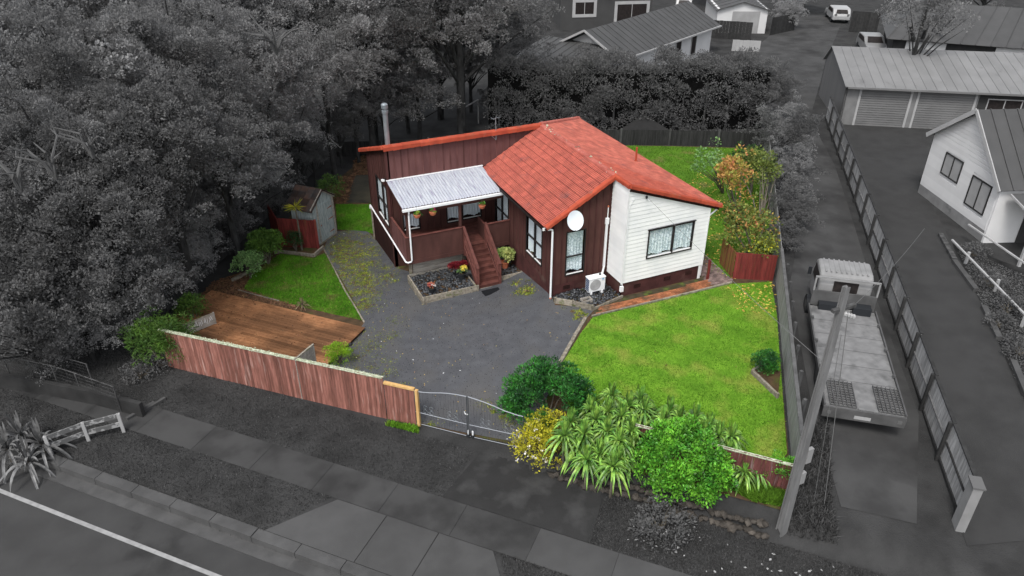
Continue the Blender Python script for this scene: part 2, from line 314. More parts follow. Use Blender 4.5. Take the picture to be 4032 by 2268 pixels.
def blades(name, poly, n, ht, wd, m, label, holes=(), dz=.01):
    p = scatter_in(poly, n)
    for hp in holes: p = p[~inpoly(p[:,0], p[:,1], hp)]
    n = len(p); z = H(p[:,0], p[:,1]) + dz; a = rng.uniform(0, 2*np.pi, n); w_ = wd*rng.uniform(.6,1.3,n)/2; hh = ht*rng.uniform(.4,1.2,n)
    B = np.stack([p[:,0], p[:,1], z], 1); W = np.stack([np.cos(a)*w_, np.sin(a)*w_, 0*a], 1); T = B + np.stack([rng.normal(0,.5,n)*hh, rng.normal(0,.5,n)*hh, hh], 1)
    return setp(link(name, quads_mesh(name, np.stack([B-W, B+W, T], 1), m)), label, None, None, 'stuff')
def litter(name, poly, n, sz, m, label, dz=.02, holes=()):
    p = scatter_in(poly, n)
    for hp in holes: p = p[~inpoly(p[:,0], p[:,1], hp)]
    C = np.stack([p[:,0], p[:,1], H(p[:,0], p[:,1])+dz+rng.uniform(0,.02,len(p))], 1); n = len(C)
    a = rng.uniform(0, 2*np.pi, n); D = np.stack([np.cos(a), np.sin(a), rng.normal(0,.15,n)], 1); s = (sz*rng.uniform(.5,1.3,n))[:,None]
    W = np.stack([-np.sin(a), np.cos(a), rng.normal(0,.2,n)], 1)*s*.32
    return setp(link(name, quads_mesh(name, np.stack([C, C+D*s*.5+W, C+D*s, C+D*s*.5-W], 1), m)), label, None, None, 'stuff')
def pts_px(L_): return [gp(*p) for p in L_]
# ------------------------------------------------------------------ terrain and ground sheets
ax = lambda lo, a, b, hi, s: np.unique(np.r_[-np.geomspace(1, abs(lo-a)+1, 26)[::-1]+1+a, np.arange(a, b, s), b+np.geomspace(1, hi-b+1, 26)-1])
gx, gy = ax(-500, -22, 26, 600, .28), ax(-250, -18, 26, 900, .28)
XX, YY = np.meshgrid(gx, gy); ZZ = H(XX, YY); ny, nx = XX.shape
me = bpy.data.meshes.new('ground'); me.vertices.add(nx*ny); me.vertices.foreach_set('co', np.stack([XX, YY, ZZ], -1).reshape(-1))
ii = (np.arange(ny-1)[:,None]*nx + np.arange(nx-1)).ravel(); fc = np.stack([ii, ii+1, ii+nx+1, ii+nx], 1).astype(np.int32)
me.loops.add(fc.size); me.loops.foreach_set('vertex_index', fc.ravel()); me.polygons.add(len(fc)); me.polygons.foreach_set('loop_start', np.arange(0, fc.size, 4, dtype=np.int32))
me.materials.append(mat('grey_ground', g(.062), g(.040), .95, 1.1, bump=.8, bsc=20, c3=g(.068), sc3=.6, f3=(.52,.7), det=10)); me.update(calc_edges=True)
me.polygons.foreach_set('use_smooth', [True]*len(fc)); setp(link('ground', me), kind='structure')
FA, FB = V((-14.95, 2.35)), V((-8.3, -3.89))                    # foot of the front fence
PROP = [(-15.1,2.45), (FA.x,FA.y), (FB.x,FB.y), (-7.3,-4.75), (-4.3,-7.75), (-1.3,-10.9), (1.1,-13.25), (2.42,-11.6), (9.47,-2.57), (20.3,10.5), (12.5,14.4), (-1.9,22.4), (-8.0,15.8)]
sheet('garden_soil', PROP, K['soil'], .010)
DRIVE = pts_px([(1540,1640),(2050,1775),(2215,1430),(2312,1252),(2345,1216),(2185,1203),(2174,1172),(2068,1071),(1900,1060),(1640,1080),(1575,1060),(1530,1010),(1480,945),(1440,905),(1320,912),(1285,955),(1276,985),(1330,1075),(1385,1170),(1437,1270),(1360,1365),(1250,1440)])
DRIVE[0] = V((-8.2,-3.8,0)); DRIVE[1] = V((-4.6,-7.3,0))
sheet('driveway', DRIVE, K['asphalt'], .022)
LAWN_L = pts_px([(1278,998),(1325,1078),(1380,1172),(1432,1264),(1300,1236),(1180,1208),(1100,1188),(1030,1165),(960,1140),(985,1095),(1075,1020),(1105,1002),(1238,1018)])
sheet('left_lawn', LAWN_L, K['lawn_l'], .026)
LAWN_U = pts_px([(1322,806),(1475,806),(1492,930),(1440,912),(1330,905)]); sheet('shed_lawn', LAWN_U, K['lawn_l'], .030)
SLAB = pts_px([(1400,690),(1500,690),(1505,800),(1360,800)]); sheet('concrete_pad', SLAB, K['slab'], .034)
LAWN_R = [V(p+(0,)) for p in [(.75,-2.16),(7.55,-2.2),(9.25,-2.75),(7.75,-4.85),(2.55,-11.35),(1.7,-11.7),(-.6,-9.4),(-2.7,-6.9),(-2.35,-5.6),(-1.72,-4.25),(-.2,-2.9)]]
sheet('front_lawn', LAWN_R, K['lawn'], .024)
LAWN_B = [V(p+(0,)) for p in [(8.2,-2),(9.6,-2.3),(20.1,10.4),(12.5,14.3),(4,18.6),(3,12),(7.2,12),(7.2,-.8)]]
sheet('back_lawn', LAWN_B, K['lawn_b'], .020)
# street
def qline(a, b, d): return [V(p) for p in (a, b)]
ST = V((.695,-.719)); SN = V((.719,.695))                       # street direction, normal into the property
def sq(s, q): p = SN*q + ST*s; return V((p.x, p.y, 0))          # coordinates along the street
def s_of(u, v): p = gp(u, v); return V((p.x, p.y)).dot(ST)
asph = mat('grey_road', g(.075), g(.060), .85, .9, bump=.3, bsc=70, c3=g(.030), sc3=.45, f3=(.60,.75), det=10)
asph2 = mat('grey_drive_asphalt', g(.046), g(.036), .85, .9, bump=.4, bsc=50, c3=g(.075), sc3=1.3, f3=(.50,.72), det=12)
conc = mat('grey_concrete', g(.100), g(.080), .85, .8, bump=.2, bsc=50, c3=g(.075), sc3=.9, f3=(.50,.70), rnd='obj', ramt=.07, det=10)
conc2 = mat('grey_footpath', g(.078), g(.062), .85, .8, bump=.2, bsc=50, c3=g(.042), sc3=.8, f3=(.5,.7), rnd='obj', ramt=.08, det=10)
kerbm = mat('grey_kerb', g(.115), g(.085), .85, 2, bump=.3, bsc=30, rnd='obj', ramt=.08)
sheet('road', [sq(-60,-14.85), sq(60,-14.85), sq(60,-23), sq(-60,-23)], asph, .012, .6)
sheet('road_line', [sq(-60,-15.85), sq(60,-15.85), sq(60,-15.98), sq(-60,-15.98)], mat('road_paint', g(.42), g(.32), .7, 5), .020, .6)
fpa, fpb = -11.2, -12.45
s0 = -13.2
for i in range(22):                                             # footpath bays
    a = s0 + i*2.35 - 2
    mm = conc if 2.2 < a < 9.2 else conc2
    sheet('path_slab', [sq(a+.006,fpa), sq(a+2.344,fpa), sq(a+2.344,fpb), sq(a+.006,fpb)], mm, .020 + .002*random.random(), .6)
cr = s_of(1335,1960); cr2 = s_of(1947,2165)
for k in range(3):                                              # vehicle crossing bays
    a0, a1 = cr + (cr2-cr)*k/3, cr + (cr2-cr)*(k+1)/3; f = lambda t: (t - (cr+cr2)/2)*1.0
    e0 = a0 - (1.3 if k == 0 else 0); e1 = a1 + (1.3 if k == 2 else 0)
    sheet('crossing_slab', [sq(a0+.015,fpb-.02), sq(a1-.015,fpb-.02), sq(e1-.015,-14.27), sq(e0+.015,-14.27)], conc, .022, .5)
sheet('drive_apron', [sq(1.3+-.6,-8.95), sq(4.9,-8.95), sq(5.1,fpa+.02), sq(.4,fpa+.02)], asph2, .024, .4)
for i in range(34):                                             # kerb stones
    a = -22 + i*1.5
    if cr-1.3 < a+.7 < cr2+1.3: z0, z1 = -.80, -.712
    else: z0, z1 = -.80, -.69
    p = [sq(a+.01,-14.275), sq(a+1.49,-14.275), sq(a+1.49,-14.62), sq(a+.01,-14.62)]
    k = MB().prism([V((q.x,q.y,-1.1)) for q in p], (0,0,z1+1.1))
    p = [sq(a,-14.62), sq(a+1.5,-14.62), sq(a+1.5,-15.0), sq(a,-15.0)]
    if i == 0: KR = bpy.data.objects.new('kerb', None); COL.objects.link(KR); WL[KR] = V((0,0,0)); KR['kind'] = 'structure'
    k.build('kerb_stone', kerbm, KR)
    MB().prism([V((q.x,q.y,-1.05)) for q in p], (0,0,.105)).build('gutter_channel', kerbm, KR)
# grass geometry
blades('lawn_grass', LAWN_R, 70000, .07, .035, K['blade'], 'short bright green grass of the front lawn')
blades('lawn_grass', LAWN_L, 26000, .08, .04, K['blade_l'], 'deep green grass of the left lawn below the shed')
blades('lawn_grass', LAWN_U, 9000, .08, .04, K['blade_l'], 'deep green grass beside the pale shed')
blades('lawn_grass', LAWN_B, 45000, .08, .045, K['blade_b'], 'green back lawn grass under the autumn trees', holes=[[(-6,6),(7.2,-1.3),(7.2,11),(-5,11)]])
blades('verge_grass', [sq(-30,-8.95), sq(.5,-8.95), sq(.5,fpa), sq(-30,fpa)], 36000, .045, .03, K['blade_g'], 'grey verge grass between red fence and footpath')
blades('verge_grass', [sq(5,-9.2), sq(13,-9.2), sq(13,fpa), sq(5,fpa)], 26000, .045, .03, K['blade_g'], 'grey verge grass below the strap leaved plants')
blades('verge_grass', [sq(-30,fpb), sq(cr-.2,fpb), sq(cr-1.3,-14.35), sq(-30,-14.35)], 30000, .045, .03, K['blade_g'], 'grey berm grass between footpath and kerb on the left')
blades('verge_grass', [sq(cr2+.2,fpb), sq(14,fpb), sq(14,-14.35), sq(cr2+1.3,-14.35)], 9000, .07, .04, K['blade_g'], 'grey berm grass right of the crossing')
# litter and moss
litter('fallen_leaves', pts_px([(1325,700),(1400,690),(1365,800),(1322,805),(1300,740)]), 2600, .14, K['litter'], 'brown fallen leaves beside the concrete pad')
litter('fallen_leaves', pts_px([(1395,640),(1440,575),(1445,690),(1390,690)]), 1500, .14, K['litter'], 'brown fallen leaves at the far end of the side yard')
litter('fallen_leaves', pts_px([(960,1140),(1180,1208),(1200,1225),(900,1190),(780,1180),(840,1110),(1000,1060)]), 5200, .10, K['litter'], 'brown leaves lying between left lawn and deck platform')
litter('fallen_leaves', LAWN_L, 1500, .07, K['litter'], 'scattered brown leaves on the left lawn')
litter('fallen_leaves', [(8.1,-.3),(9.6,-2.2),(16,6),(14,9),(8.2,4),(7.4,1)], 700, .13, K['yleaf'], 'yellow leaves fallen under the autumn trees')
litter('fallen_leaves', [(7.2,-2.3),(9.3,-2.8),(7.6,-5),(6.5,-4.2)], 230, .13, K['yleaf'], 'yellow leaves on the lawn corner by the small red fence')
litter('fallen_leaves', [(7.4,-1.9),(8.1,-1.9),(7.9,1.2),(6.9,0)], 60, .10, K['yleaf'], 'yellow leaves on the mauve paving')
litter('fallen_leaves', DRIVE, 260, .05, K['yleaf'], 'small pale leaves scattered over the driveway')
litter('fallen_leaves', LAWN_R, 60, .08, K['litter'], 'few brown leaves on the front lawn')
def mossy(poly, n, label, R=.5, sz=.045, m='moss'):
    c = scatter_in(poly, n); out = []
    for q in c:
        k = rng.integers(15, 150); rr = R*1.5*rng.uniform(.2,1)*rng.random(k)**.9; a = rng.uniform(0, 6.28, k); out.append(np.stack([q[0]+rr*np.cos(a), q[1]+rr*np.sin(a)*.8], 1))
    p = np.concatenate(out); p = p[inpoly(p[:,0], p[:,1], DRIVE)]
    C = np.stack([p[:,0], p[:,1], H(p[:,0], p[:,1])+.026], 1); n = len(C)
    setp(link('moss_patches', quads_mesh('moss_patches', leaf_quads(C, np.tile([0,0,.35],(n,1))+rng.normal(0,.5,(n,3)), sz, .6, .5), K[m])), label, None, None, 'stuff')
mossy(pts_px([(1290,960),(1360,930),(1440,1060),(1490,1150),(1470,1200),(1400,1250),(1330,1080)]), 150, 'yellow green moss along the left edge of the driveway', .45)
mossy(pts_px([(1440,1280),(1560,1250),(1560,1450),(1640,1640),(1400,1560),(1300,1450),(1370,1370)]), 55, 'patchy moss on the driveway inside the red fence', .5)
mossy(pts_px([(1310,905),(1440,910),(1600,1050),(1590,1150),(1500,1100)]), 34, 'moss on the driveway beside the dark base wall', .4)
mossy(pts_px([(2010,1110),(2090,1105),(2100,1160),(2040,1160)]), 14, 'tuft of moss beside the stair planter', .28, .06)
mossy(pts_px([(2150,1150),(2190,1200),(2330,1240),(2290,1270),(2200,1215)]), 12, 'moss along the timber garden edge', .2)
mossy(pts_px([(1310,905),(1440,910),(1490,1000),(1500,1180),(1440,1270),(1330,1080)]), 60, 'broken moss and weeds on the upper driveway', .5, .055)
mossy(pts_px([(1860,1560),(2040,1640),(2030,1720),(1900,1620)]), 12, 'moss inside the right gate leaf', .3)
mossy(pts_px([(1560,1640),(1700,1660),(1720,1700),(1600,1670)]), 12, 'moss inside the left gate leaf', .3)
# ------------------------------------------------------------------ house
XR, XW, SF, L_, M_, RH, TL, TR = 2.588, 6.623, 1.205, 6.665, 4.93, 5.092, .5627, .3611
zL = lambda x: RH-(XR-x)*TL
zR = lambda x: RH-(x-XR)*TR
zW = lambda y: RH-(y-L_)*TR
HS = empty('house', (0,0,0), 'low house with red tiled roof, brown battened walls and white weatherboard end', 'house')
def wall(name, O, U, Nn, out, holes, t, m, parent, **k):
    O, U, Nn = V(O), V(U), V(Nn); pts = []; edges = []
    def loop(L2):
        n0 = len(pts); pts.extend(V(p) for p in L2); n = len(L2); edges.extend((n0+i, n0+(i+1)%n) for i in range(n))
    loop(out); loops = [out]
    for s0_, s1_, z0, z1 in holes: q = [(s0_,z0),(s1_,z0),(s1_,z1),(s0_,z1)]; loop(q); loops.append(q)
    vs, es, fs, *_ = delaunay_2d_cdt(pts, edges, [], 1, 1e-6); mb = MB(); P = lambda s, z, n=0: O + U*s + V((0,0,z)) + Nn*n
    mb.v = [P(*v) for v in vs]; flip = U.cross(V((0,0,1))).dot(Nn) < 0
    for f in fs:
        c = sum((vs[i] for i in f), V((0,0)))/len(f)
        if any(a < c.x < b and z0 < c.y < z1 for a, b, z0, z1 in holes): continue
        mb.f.append(tuple(f) if not flip else tuple(f[::-1]))
    for q in loops:
        for i in range(len(q)):
            a, b = q[i], q[(i+1)%len(q)]; n = len(mb.v); mb.v += [P(*a), P(*b), P(*b,-t), P(*a,-t)]; mb.f.append((n,n+1,n+2,n+3))
    return mb.build(name, m, parent, **k)
def window(O, U, Nn, s0, s1, z0, z1, mull=(), trans=(), cm='curtain_plain', parent=HS, gap=0, fr=.05, sillw=True, label=None, cz=.085, fm=None):
    O, U, Nn = V(O), V(U), V(Nn); fm = fm or K['alu']; P = lambda s, z, n: O + U*s + V((0,0,z)) + Nn*n; b = MB()
    def bx(a0, a1, c0, c1, n0, n1): b.par(P(a0,c0,n0), U*(a1-a0), (0,0,c1-c0), Nn*(n1-n0))
    bx(s0-fr,s1+fr,z1,z1+fr,-.07,.035); bx(s0-fr,s1+fr,z0-fr,z0,-.07,.045); bx(s0-fr,s0,z0,z1,-.07,.03); bx(s1,s1+fr,z0,z1,-.07,.03)
    xs = [s0] + [s0+(s1-s0)*f for f in mull] + [s1]
    for x in xs[1:-1]: bx(x-.03,x+.03,z0,z1,-.065,.022)
    o = b.build('window', fm, parent); setp(o, label)
    for a, c in zip(xs, xs[1:]):
        a2, c2 = a+(.03 if a > s0 else 0), c-(.03 if c < s1 else 0); zs = [z0] + [z0+(z1-z0)*f for f in trans] + [z1]
        for zz in zs[1:-1]: MB().par(P(a2,zz-.02,-.06), U*(c2-a2), (0,0,.04), Nn*.075).build('glazing_bar', fm, o)
        for q, (za, zb) in enumerate(zip(zs, zs[1:])):
            za2, zb2 = za+(.02 if q else 0), zb-(.02 if q < len(zs)-2 else 0)
            MB().par(P(a2+.002,za2+.002,-.035), U*(c2-a2-.004), (0,0,zb2-za2-.004), Nn*.006).build('pane', GLASS, o)
    if cm:                                              # hung curtain, folds as geometry
        n = int((s1-s0)/.02); cb = MB(); top, bot = z1+.02, z0+(z1-z0)*.02
        for i in range(n+1):
            s = s0 + (s1-s0)*i/n; wv = -cz + .022*math.sin(i*.9) + .012*math.sin(i*.37+1); bz = bot + (z1-z0)*.07*(abs(math.sin(i*.09+.5)))
            cb.v += [P(s,bz,wv), P(s,top,wv-.01)]
            if i: k = 2*i; cb.f.append((k-2,k,k+1,k-1))
        cb.build('curtain', K[cm], o, smooth=True)
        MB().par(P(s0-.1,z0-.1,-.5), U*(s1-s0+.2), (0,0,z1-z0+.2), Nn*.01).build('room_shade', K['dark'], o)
    if sillw: MB().par(P(s0,z0,-.03), U*(s1-s0), (0,0,.025), Nn*.05).build('sill', K['sill'], o)
    return o
X, Y, Z = V((1,0,0)), V((0,1,0)), V((0,0,1))
WG = (.60,1.40,.93,2.88)
wall('wall', (0,0,0), X, -Y, [(0,.55),(XR,.55),(XR,zL(XR)-.13),(0,zL(0)-.13)], [WG], .15, K['brown'], HS, label='brown battened gable wall')
wall('foundation', (0,.0,0), X, -Y, [(0,-.5),(XR,-.5),(XR,.55),(0,.55)], [], .15, K['brown_pl'], HS)
window((0,0,0), X, -Y, *WG[:2], *WG[2:], trans=(.42,), cm='curtain', label='tall narrow gable window with lace curtain')
WS = (1.08,2.56,.97,2.74)
SL = (4.56,6.05,.80,2.70)
wall('wall', (0,0,0), Y, -X, [(0.002,.55),(L_,.55),(L_,zL(0)-.13),(0.002,zL(0)-.13)], [WS, SL], .15, K['brown'], HS, label='brown battened side wall facing the stairs')
wall('foundation', (0,0,0), Y, -X, [(0.002,-1.2),(L_,-1.2),(L_,.55),(0.002,.55)], [], .15, K['brown_pl'], HS)
window((0,0,0), Y, -X, *WS[:2], *WS[2:], mull=(.48,), trans=(.48,))
window((0,0,0), Y, -X, *SL[:2], *SL[2:], mull=(.5,), trans=(.45,), label='glazed sliding door beside the veranda')
# wing wall facing the veranda
W1, W2, DR = (-4.33,-3.60,.96,2.72), (-2.21,-1.63,.96,2.72), (-1.43,-.53,.99,2.72)
wall('wall', (0,L_,0), X, -Y, [(-M_+.002,-1.2),(0,-1.2),(0,3.52),(-M_+.002,3.52)], [W1, W2, DR], .15, K['brown'], HS, label='brown battened wall under the veranda roof')
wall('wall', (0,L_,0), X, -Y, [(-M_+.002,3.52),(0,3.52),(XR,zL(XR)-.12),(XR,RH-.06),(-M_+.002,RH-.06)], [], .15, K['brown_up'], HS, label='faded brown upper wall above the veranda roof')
window((0,L_,0), X, -Y, *W1[:2], *W1[2:], mull=(.3,), trans=(.52,)); window((0,L_,0), X, -Y, *W2[:2], *W2[2:], trans=(.52,)); window((0,L_,0), X, -Y, *DR[:2], *DR[2:], trans=(.50,), label='veranda window with drawn white curtain')
# wing end wall
WE = (7.05,8.75,1.12,3.02)
wall('wall', (-M_,0,0), Y, -X, [(L_,.78),(10.35,.78),(10.35,zW(10.35)-.12),(L_,zW(L_)-.06)], [WE], .15, K['brown'], HS, label='narrow battened end wall of the wing')
wall('base_wall', (-M_+.03,0,0), Y, -X, [(L_,-1.5),(10.35,-1.5),(10.35,.78),(L_,.78)], [], .15, K['brown_dk'], HS)
window((-M_,0,0), Y, -X, *WE[:2], *WE[2:], mull=(.42,), trans=(.46,), label='dark tall window in the wing end wall')
wall('wall', (0,10.35,0), X, Y, [(-M_,-1.5),(XW,-1.5),(XW,zW(10.35)-.14),(-M_,zW(10.35)-.14)], [], .15, K['brown'], HS, label='brown rear wall')
wall('wall', (XW,0,0), Y, X, [(-SF,-.6),(10.35,-.6),(10.35,zR(XW)-.14),(-SF,zR(XW)-.14)], [], .15, K['white'], HS, label='white right hand side wall')
# white end
WW = (3.71,5.86,1.67,2.90)
wall('wall', (0,-SF,0), X, -Y, [(XR+.001,.69),(XW,.69),(XW,zR(XW)-.14),(XR+.001,zR(XR)-.14)], [WW], .15, K['white'], HS, label='white end wall behind the weatherboards')
wall('foundation', (0,-SF+.03,0), X, -Y, [(XR+.03,-.5),(XW,-.5),(XW,.69),(XR+.03,.69)], [], .15, K['brown_pl'], HS)
wall('wall', (XR,0,0), Y, -X, [(-SF,.69),(-.001,.69),(-.001,zR(XR)-.14),(-SF,zR(XR)-.14)], [], .15, K['white'], HS, label='short white return wall')
wall('foundation', (XR+.03,0,0), Y, -X, [(-SF,-.5),(-.001,-.5),(-.001,.69),(-SF,.69)], [], .15, K['brown_pl'], HS)
ow = window((0,-SF-.03,0), X, -Y, *WW[:2], *WW[2:], mull=(.56,), cm='curtain', label='wide window with patterned lace curtains')
MB().par((WW[0]-.1,-SF-.075,WW[3]+.05), X*(WW[1]-WW[0]+.2), Y*.05, Z*.02).build('drip_cap', K['alu'], ow)
pitch = .178
rofn = V((TR,0,1)).normalized()
for i in range(26):
    z0 = .69 + i*pitch; z1 = z0+pitch+.005
    prof = lambda s, n, z: None
    segs = [(XR-.03, XW)]
    if WW[2]-.05 < z1 and z0 < WW[3]+.05: segs = [(XR-.03, WW[0]-.05), (WW[1]+.05, XW)]
    for a, b in segs:
        if z0 > zR(a)-.14: continue
        q = [(0,z0),(.026,z0),(.008,z1),(0,z1)]
        ob = MB().prism([(a,-SF-n,z) for n, z in q], (b-a,0,0)).build('weatherboard', K['white'], HS)
        if z1 > zR(b)-.14: clip(ob.data, V((XR,-SF,zR(XR)-.14)), rofn)
    if z0 < zR(XR)-.16:
        z1b = min(z1, zR(XR)-.13)
        MB().prism([(XR-n,-SF-.03,z) for n, z in [(0,z0),(.030,z0),(.008,z1b),(0,z1b)]], (0,SF-.0,0)).build('weatherboard', K['white'], HS)
MB().box(XR-.045,-SF-.045,.66,XR+.0,-SF+.0,zR(XR)-.15).build('corner_board', K['whitep'], HS)
MB().box(XW-.02,-SF-.04,.66,XW+.03,-SF+.01,zR(XW)-.15).build('corner_board', K['whitep'], HS)
# battens
def batten(O, z0, z1, wd, Nn, U, m='batten', t=.02): 
    if z1-z0 > .05: MB().par(V(O)+Z*z0-V(U)*wd/2, V(U)*wd, Z*(z1-z0), V(Nn)*t).build('batten', K[m], HS)
def bat_split(O, z0, z1, holes, s, wd, Nn, U, m='batten'):
    iv = [(z0, z1)]
    for a, b, c, d in holes:
        if a-.07 < s < b+.07: iv = [q for lo, hi in iv for q in ((lo, min(hi, c-.05)), (max(lo, d+.05), hi)) if q[1]-q[0] > .05]
    for lo, hi in iv: batten(O, lo, hi, wd, Nn, U, m)
for k in range(9): x = .06+.305*k; bat_split((x,0,0), .56, zL(x)-.16, [WG], x, .055, -Y, X)
for k in range(21): y = .05+.325*k; bat_split((0,y,0), .56, zL(0)-.16, [WS, SL], y, .055, -X, Y)
for k in range(16): x = -M_+.1+.325*k; bat_split((x,L_,0), .75, 3.45, [W1,W2,DR], x, .05, -Y, X)
for k in range(23):
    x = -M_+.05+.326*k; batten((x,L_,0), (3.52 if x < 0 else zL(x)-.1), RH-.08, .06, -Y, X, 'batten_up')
for k in range(12): y = L_+.05+.327*k; bat_split((-M_,y,0), .70, zW(y)-.15, [WE], y, .06, -X, Y)
MB().box(-M_-.03,L_-.03,.7,-M_+.05,L_+.05,RH-.08).build('corner_board', K['batten'], HS)
MB().box(-.03,-.03,.5,.05,.05,zL(0)-.16).build('corner_board', K['batten'], HS)
for (x, z) in ((3.4,.38),(4.9,.40),(6.0,.42)):
    b = MB().box(x-.16,-SF+.018,z-.09,x+.16,-SF+.03,z+.09)
    for j in range(5): b.box(x-.15+.066*j,-SF+.002,z-.08,x-.11+.066*j,-SF+.018,z+.08)
    b.build('vent_grille', K['brown_dk'], HS)
b = MB().box(.50,-.014,.25,.82,.0,.42); [b.box(.52+.07*j,-.022,.26,.56+.07*j,-.014,.41) for j in range(4)]; b.build('vent_grille', K['brown_dk'], HS)
# ---- roof
def tile_arr(wd, ga):                                    # three rolls per tile, overlapping the course below
    xs, zs = [], []
    for r in range(3):
        for f, z in ((0,0),(.25,.0),(.38,.038),(.62,.044),(.84,.020)): xs.append((r+f)/3*wd); zs.append(z)
    xs.append(wd); zs.append(0); xs, zs = np.array(xs), np.array(zs)
    lo = np.stack([xs, 0*xs-.012, zs+.044], 1); hi = np.stack([xs, 0*xs+ga, zs+.006], 1); bt = np.stack([xs, 0*xs-.012, zs*.3], 1)
    return np.concatenate([bt, lo, hi]), [(i, i+1, 16+i+1, 16+i) for i in range(15)] + [(16+i, 17+i, 33+i, 32+i) for i in range(15)]
PAN = [1]*15 + [1 if i % 5 == 0 or i % 5 == 4 else 0 for i in range(15)]  # front lips and groove faces take the pan colour with painted shade
def slope(O, U, Wd, cols, rows, wd, ga, keep, nobj, cut=None, pr=None):
    O, U, Wd = V(O), V(U), V(Wd); Nn = U.cross(Wd).normalized(); R3 = Matrix((U, Wd, Nn)).transposed()
    tv, tf = tile_arr(wd, ga); lo = []
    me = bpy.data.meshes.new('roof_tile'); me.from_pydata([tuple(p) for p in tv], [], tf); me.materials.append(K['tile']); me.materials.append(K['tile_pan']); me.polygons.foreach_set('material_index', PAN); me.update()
    cells = [(r, c) for r in range(rows) for c in range(cols) if keep(O + U*(c+.5)*wd + Wd*(r+.5)*ga)]
    cells.sort(key=lambda rc: (O + U*rc[1]*wd + Wd*rc[0]*ga - CC).length); vs, fs = [], []; Rn = np.array(R3)
    for i, (r, c) in enumerate(cells):
        p = O + U*c*wd + Wd*r*ga + Nn*random.uniform(-.002,.003)
        if i < nobj: link('roof_tile', me, HS, p, R3)
        else: n = len(vs)*48; vs.append(tv@Rn.T + np.array(p)); fs += [tuple(n+k for k in f) for f in tf]
    if vs:
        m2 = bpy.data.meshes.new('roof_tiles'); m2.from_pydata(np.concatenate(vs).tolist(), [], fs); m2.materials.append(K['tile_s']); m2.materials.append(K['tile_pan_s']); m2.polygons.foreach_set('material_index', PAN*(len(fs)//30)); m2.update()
        if cut: clip2(m2, *cut)
        o = link('roof_tiles', m2, HS, (0,0,0)); o['kind'] = 'stuff'
def clip2(me, co, no):
    bm = bmesh.new(); bm.from_mesh(me); bmesh.ops.bisect_plane(bm, geom=bm.verts[:]+bm.edges[:]+bm.faces[:], plane_co=co, plane_no=no, clear_outer=True); bm.to_mesh(me); bm.free()
cl_, sl_ = math.cos(math.atan(TL)), math.sin(math.atan(TL)); cr_, sr_ = math.cos(math.atan(TR)), math.sin(math.atan(TR))
EL, ER = -.446, 7.07
y0 = -.14; lw = (L_-y0)/20; lg = (XR-EL)/cl_/11
slope((EL, L_, zL(EL)-.045), (0,-1,0), (cl_,0,sl_), 20, 11, lw, lg, lambda p: True, 220)
y1 = -1.31; rw = (11.15-y1)/37; rg = (ER-XR)/cr_/15
slope((ER, y1, zR(ER)-.045), (0,1,0), (-cr_,0,sr_), 37, 15, rw, rg, lambda p: p.y-L_ < p.x-XR+.25, 80, cut=(V((XR,L_,0)), V((-1,1,0)).normalized()))
for nm, q in (('roof_board', [(EL+.03,y0+.02,zL(EL)-.07),(EL+.03,L_-.01,zL(EL)-.07),(XR,L_-.01,RH-.06),(XR,y0+.02,RH-.06)]), ('roof_board', [(XR,y1+.02,RH-.06),(XR,L_,RH-.06),(ER-.03,11.12,zR(ER)-.06),(ER-.03,y1+.02,zR(ER)-.06)])):
    MB().prism(q, (0,0,-.09)).build(nm, K['under'], HS)
MB().prism([(-5.03,L_-.02,RH-.03),(XR,L_-.02,RH-.03),(ER-.02,11.15,zR(ER)-.03),(-5.03,11.15,zR(ER)-.03)], (0,0,-.1)).build('roof_slab', K['tile'], HS, label='rear slope of the wing roof')
def capmesh(nm, prof, ln, m):
    mb = MB(); n = len(prof)
    for x, s in ((0,1.07),(ln+.03,.97)): mb.v += [V((x, a*s, b*s)) for a, b in prof]
    mb.f = [tuple(range(n))[::-1], tuple(range(n, 2*n))] + [(i, (i+1)%n, n+(i+1)%n, n+i) for i in range(n)]
    return mb.mesh(nm, m)
PR = [(-.14,-.05),(-.115,.02),(-.06,.055),(.06,.055),(.115,.02),(.14,-.05)]
PV = [(-.10,-.10),(-.10,.02),(-.065,.06),(0,.075),(.065,.06),(.10,.02),(.10,-.10)]
PP = [(-.12,-.16),(-.12,.0),(-.09,.045),(.09,.055),(.12,.0),(.12,-.06)]
def run(a, b, ln, prof, m, nm, up=Z):
    a, b = V(a), V(b); d = (b-a); n = max(1, round(d.length/ln)); ln = d.length/n; d.normalize(); s = V(up).cross(d).normalized(); u = d.cross(s); R3 = Matrix((d, s, u)).transposed(); me = capmesh(nm, prof, ln, K[m])
    for i in range(n): link(nm, me, HS, a + d*ln*i + u*random.uniform(-.004,.006), R3 @ Matrix.Rotation(random.uniform(-.012,.012), 3, 'Z'))
run((XR,y0,RH-.005), (XR,L_,RH-.005), .36, PR, 'cap_pale', 'ridge_tile')
run((XR,y1+.02,RH-.02), (XR,y0,RH-.02), .40, PV, 'cap', 'verge_tile')
run((ER+.02,y1-.0,zR(ER)+.01), (XR,y1-.0,RH+.005), .40, PV, 'cap', 'verge_tile')
run((EL-.02,y0,zL(EL)+.005), (XR,y0,RH-.0), .38, PV, 'cap', 'verge_tile')
run((-5.03,L_-.07,RH+.02), (XR-.05,L_-.07,RH+.02), .42, PP, 'cap', 'verge_tile')
run((-5.03,11.15,zR(ER)+.01), (-5.03,L_-.05,RH+.01), .40, PV, 'cap', 'verge_tile')
run((ER,11.15,zR(ER)+.03), (XR+.05,L_+.05,RH+.03), .38, PR, 'cap_pale', 'ridge_tile')
def board(a, b, wd, ht, m, nm='fascia', up=Z): return MB().bar(a, b, wd, ht, up).build(nm, m, HS)
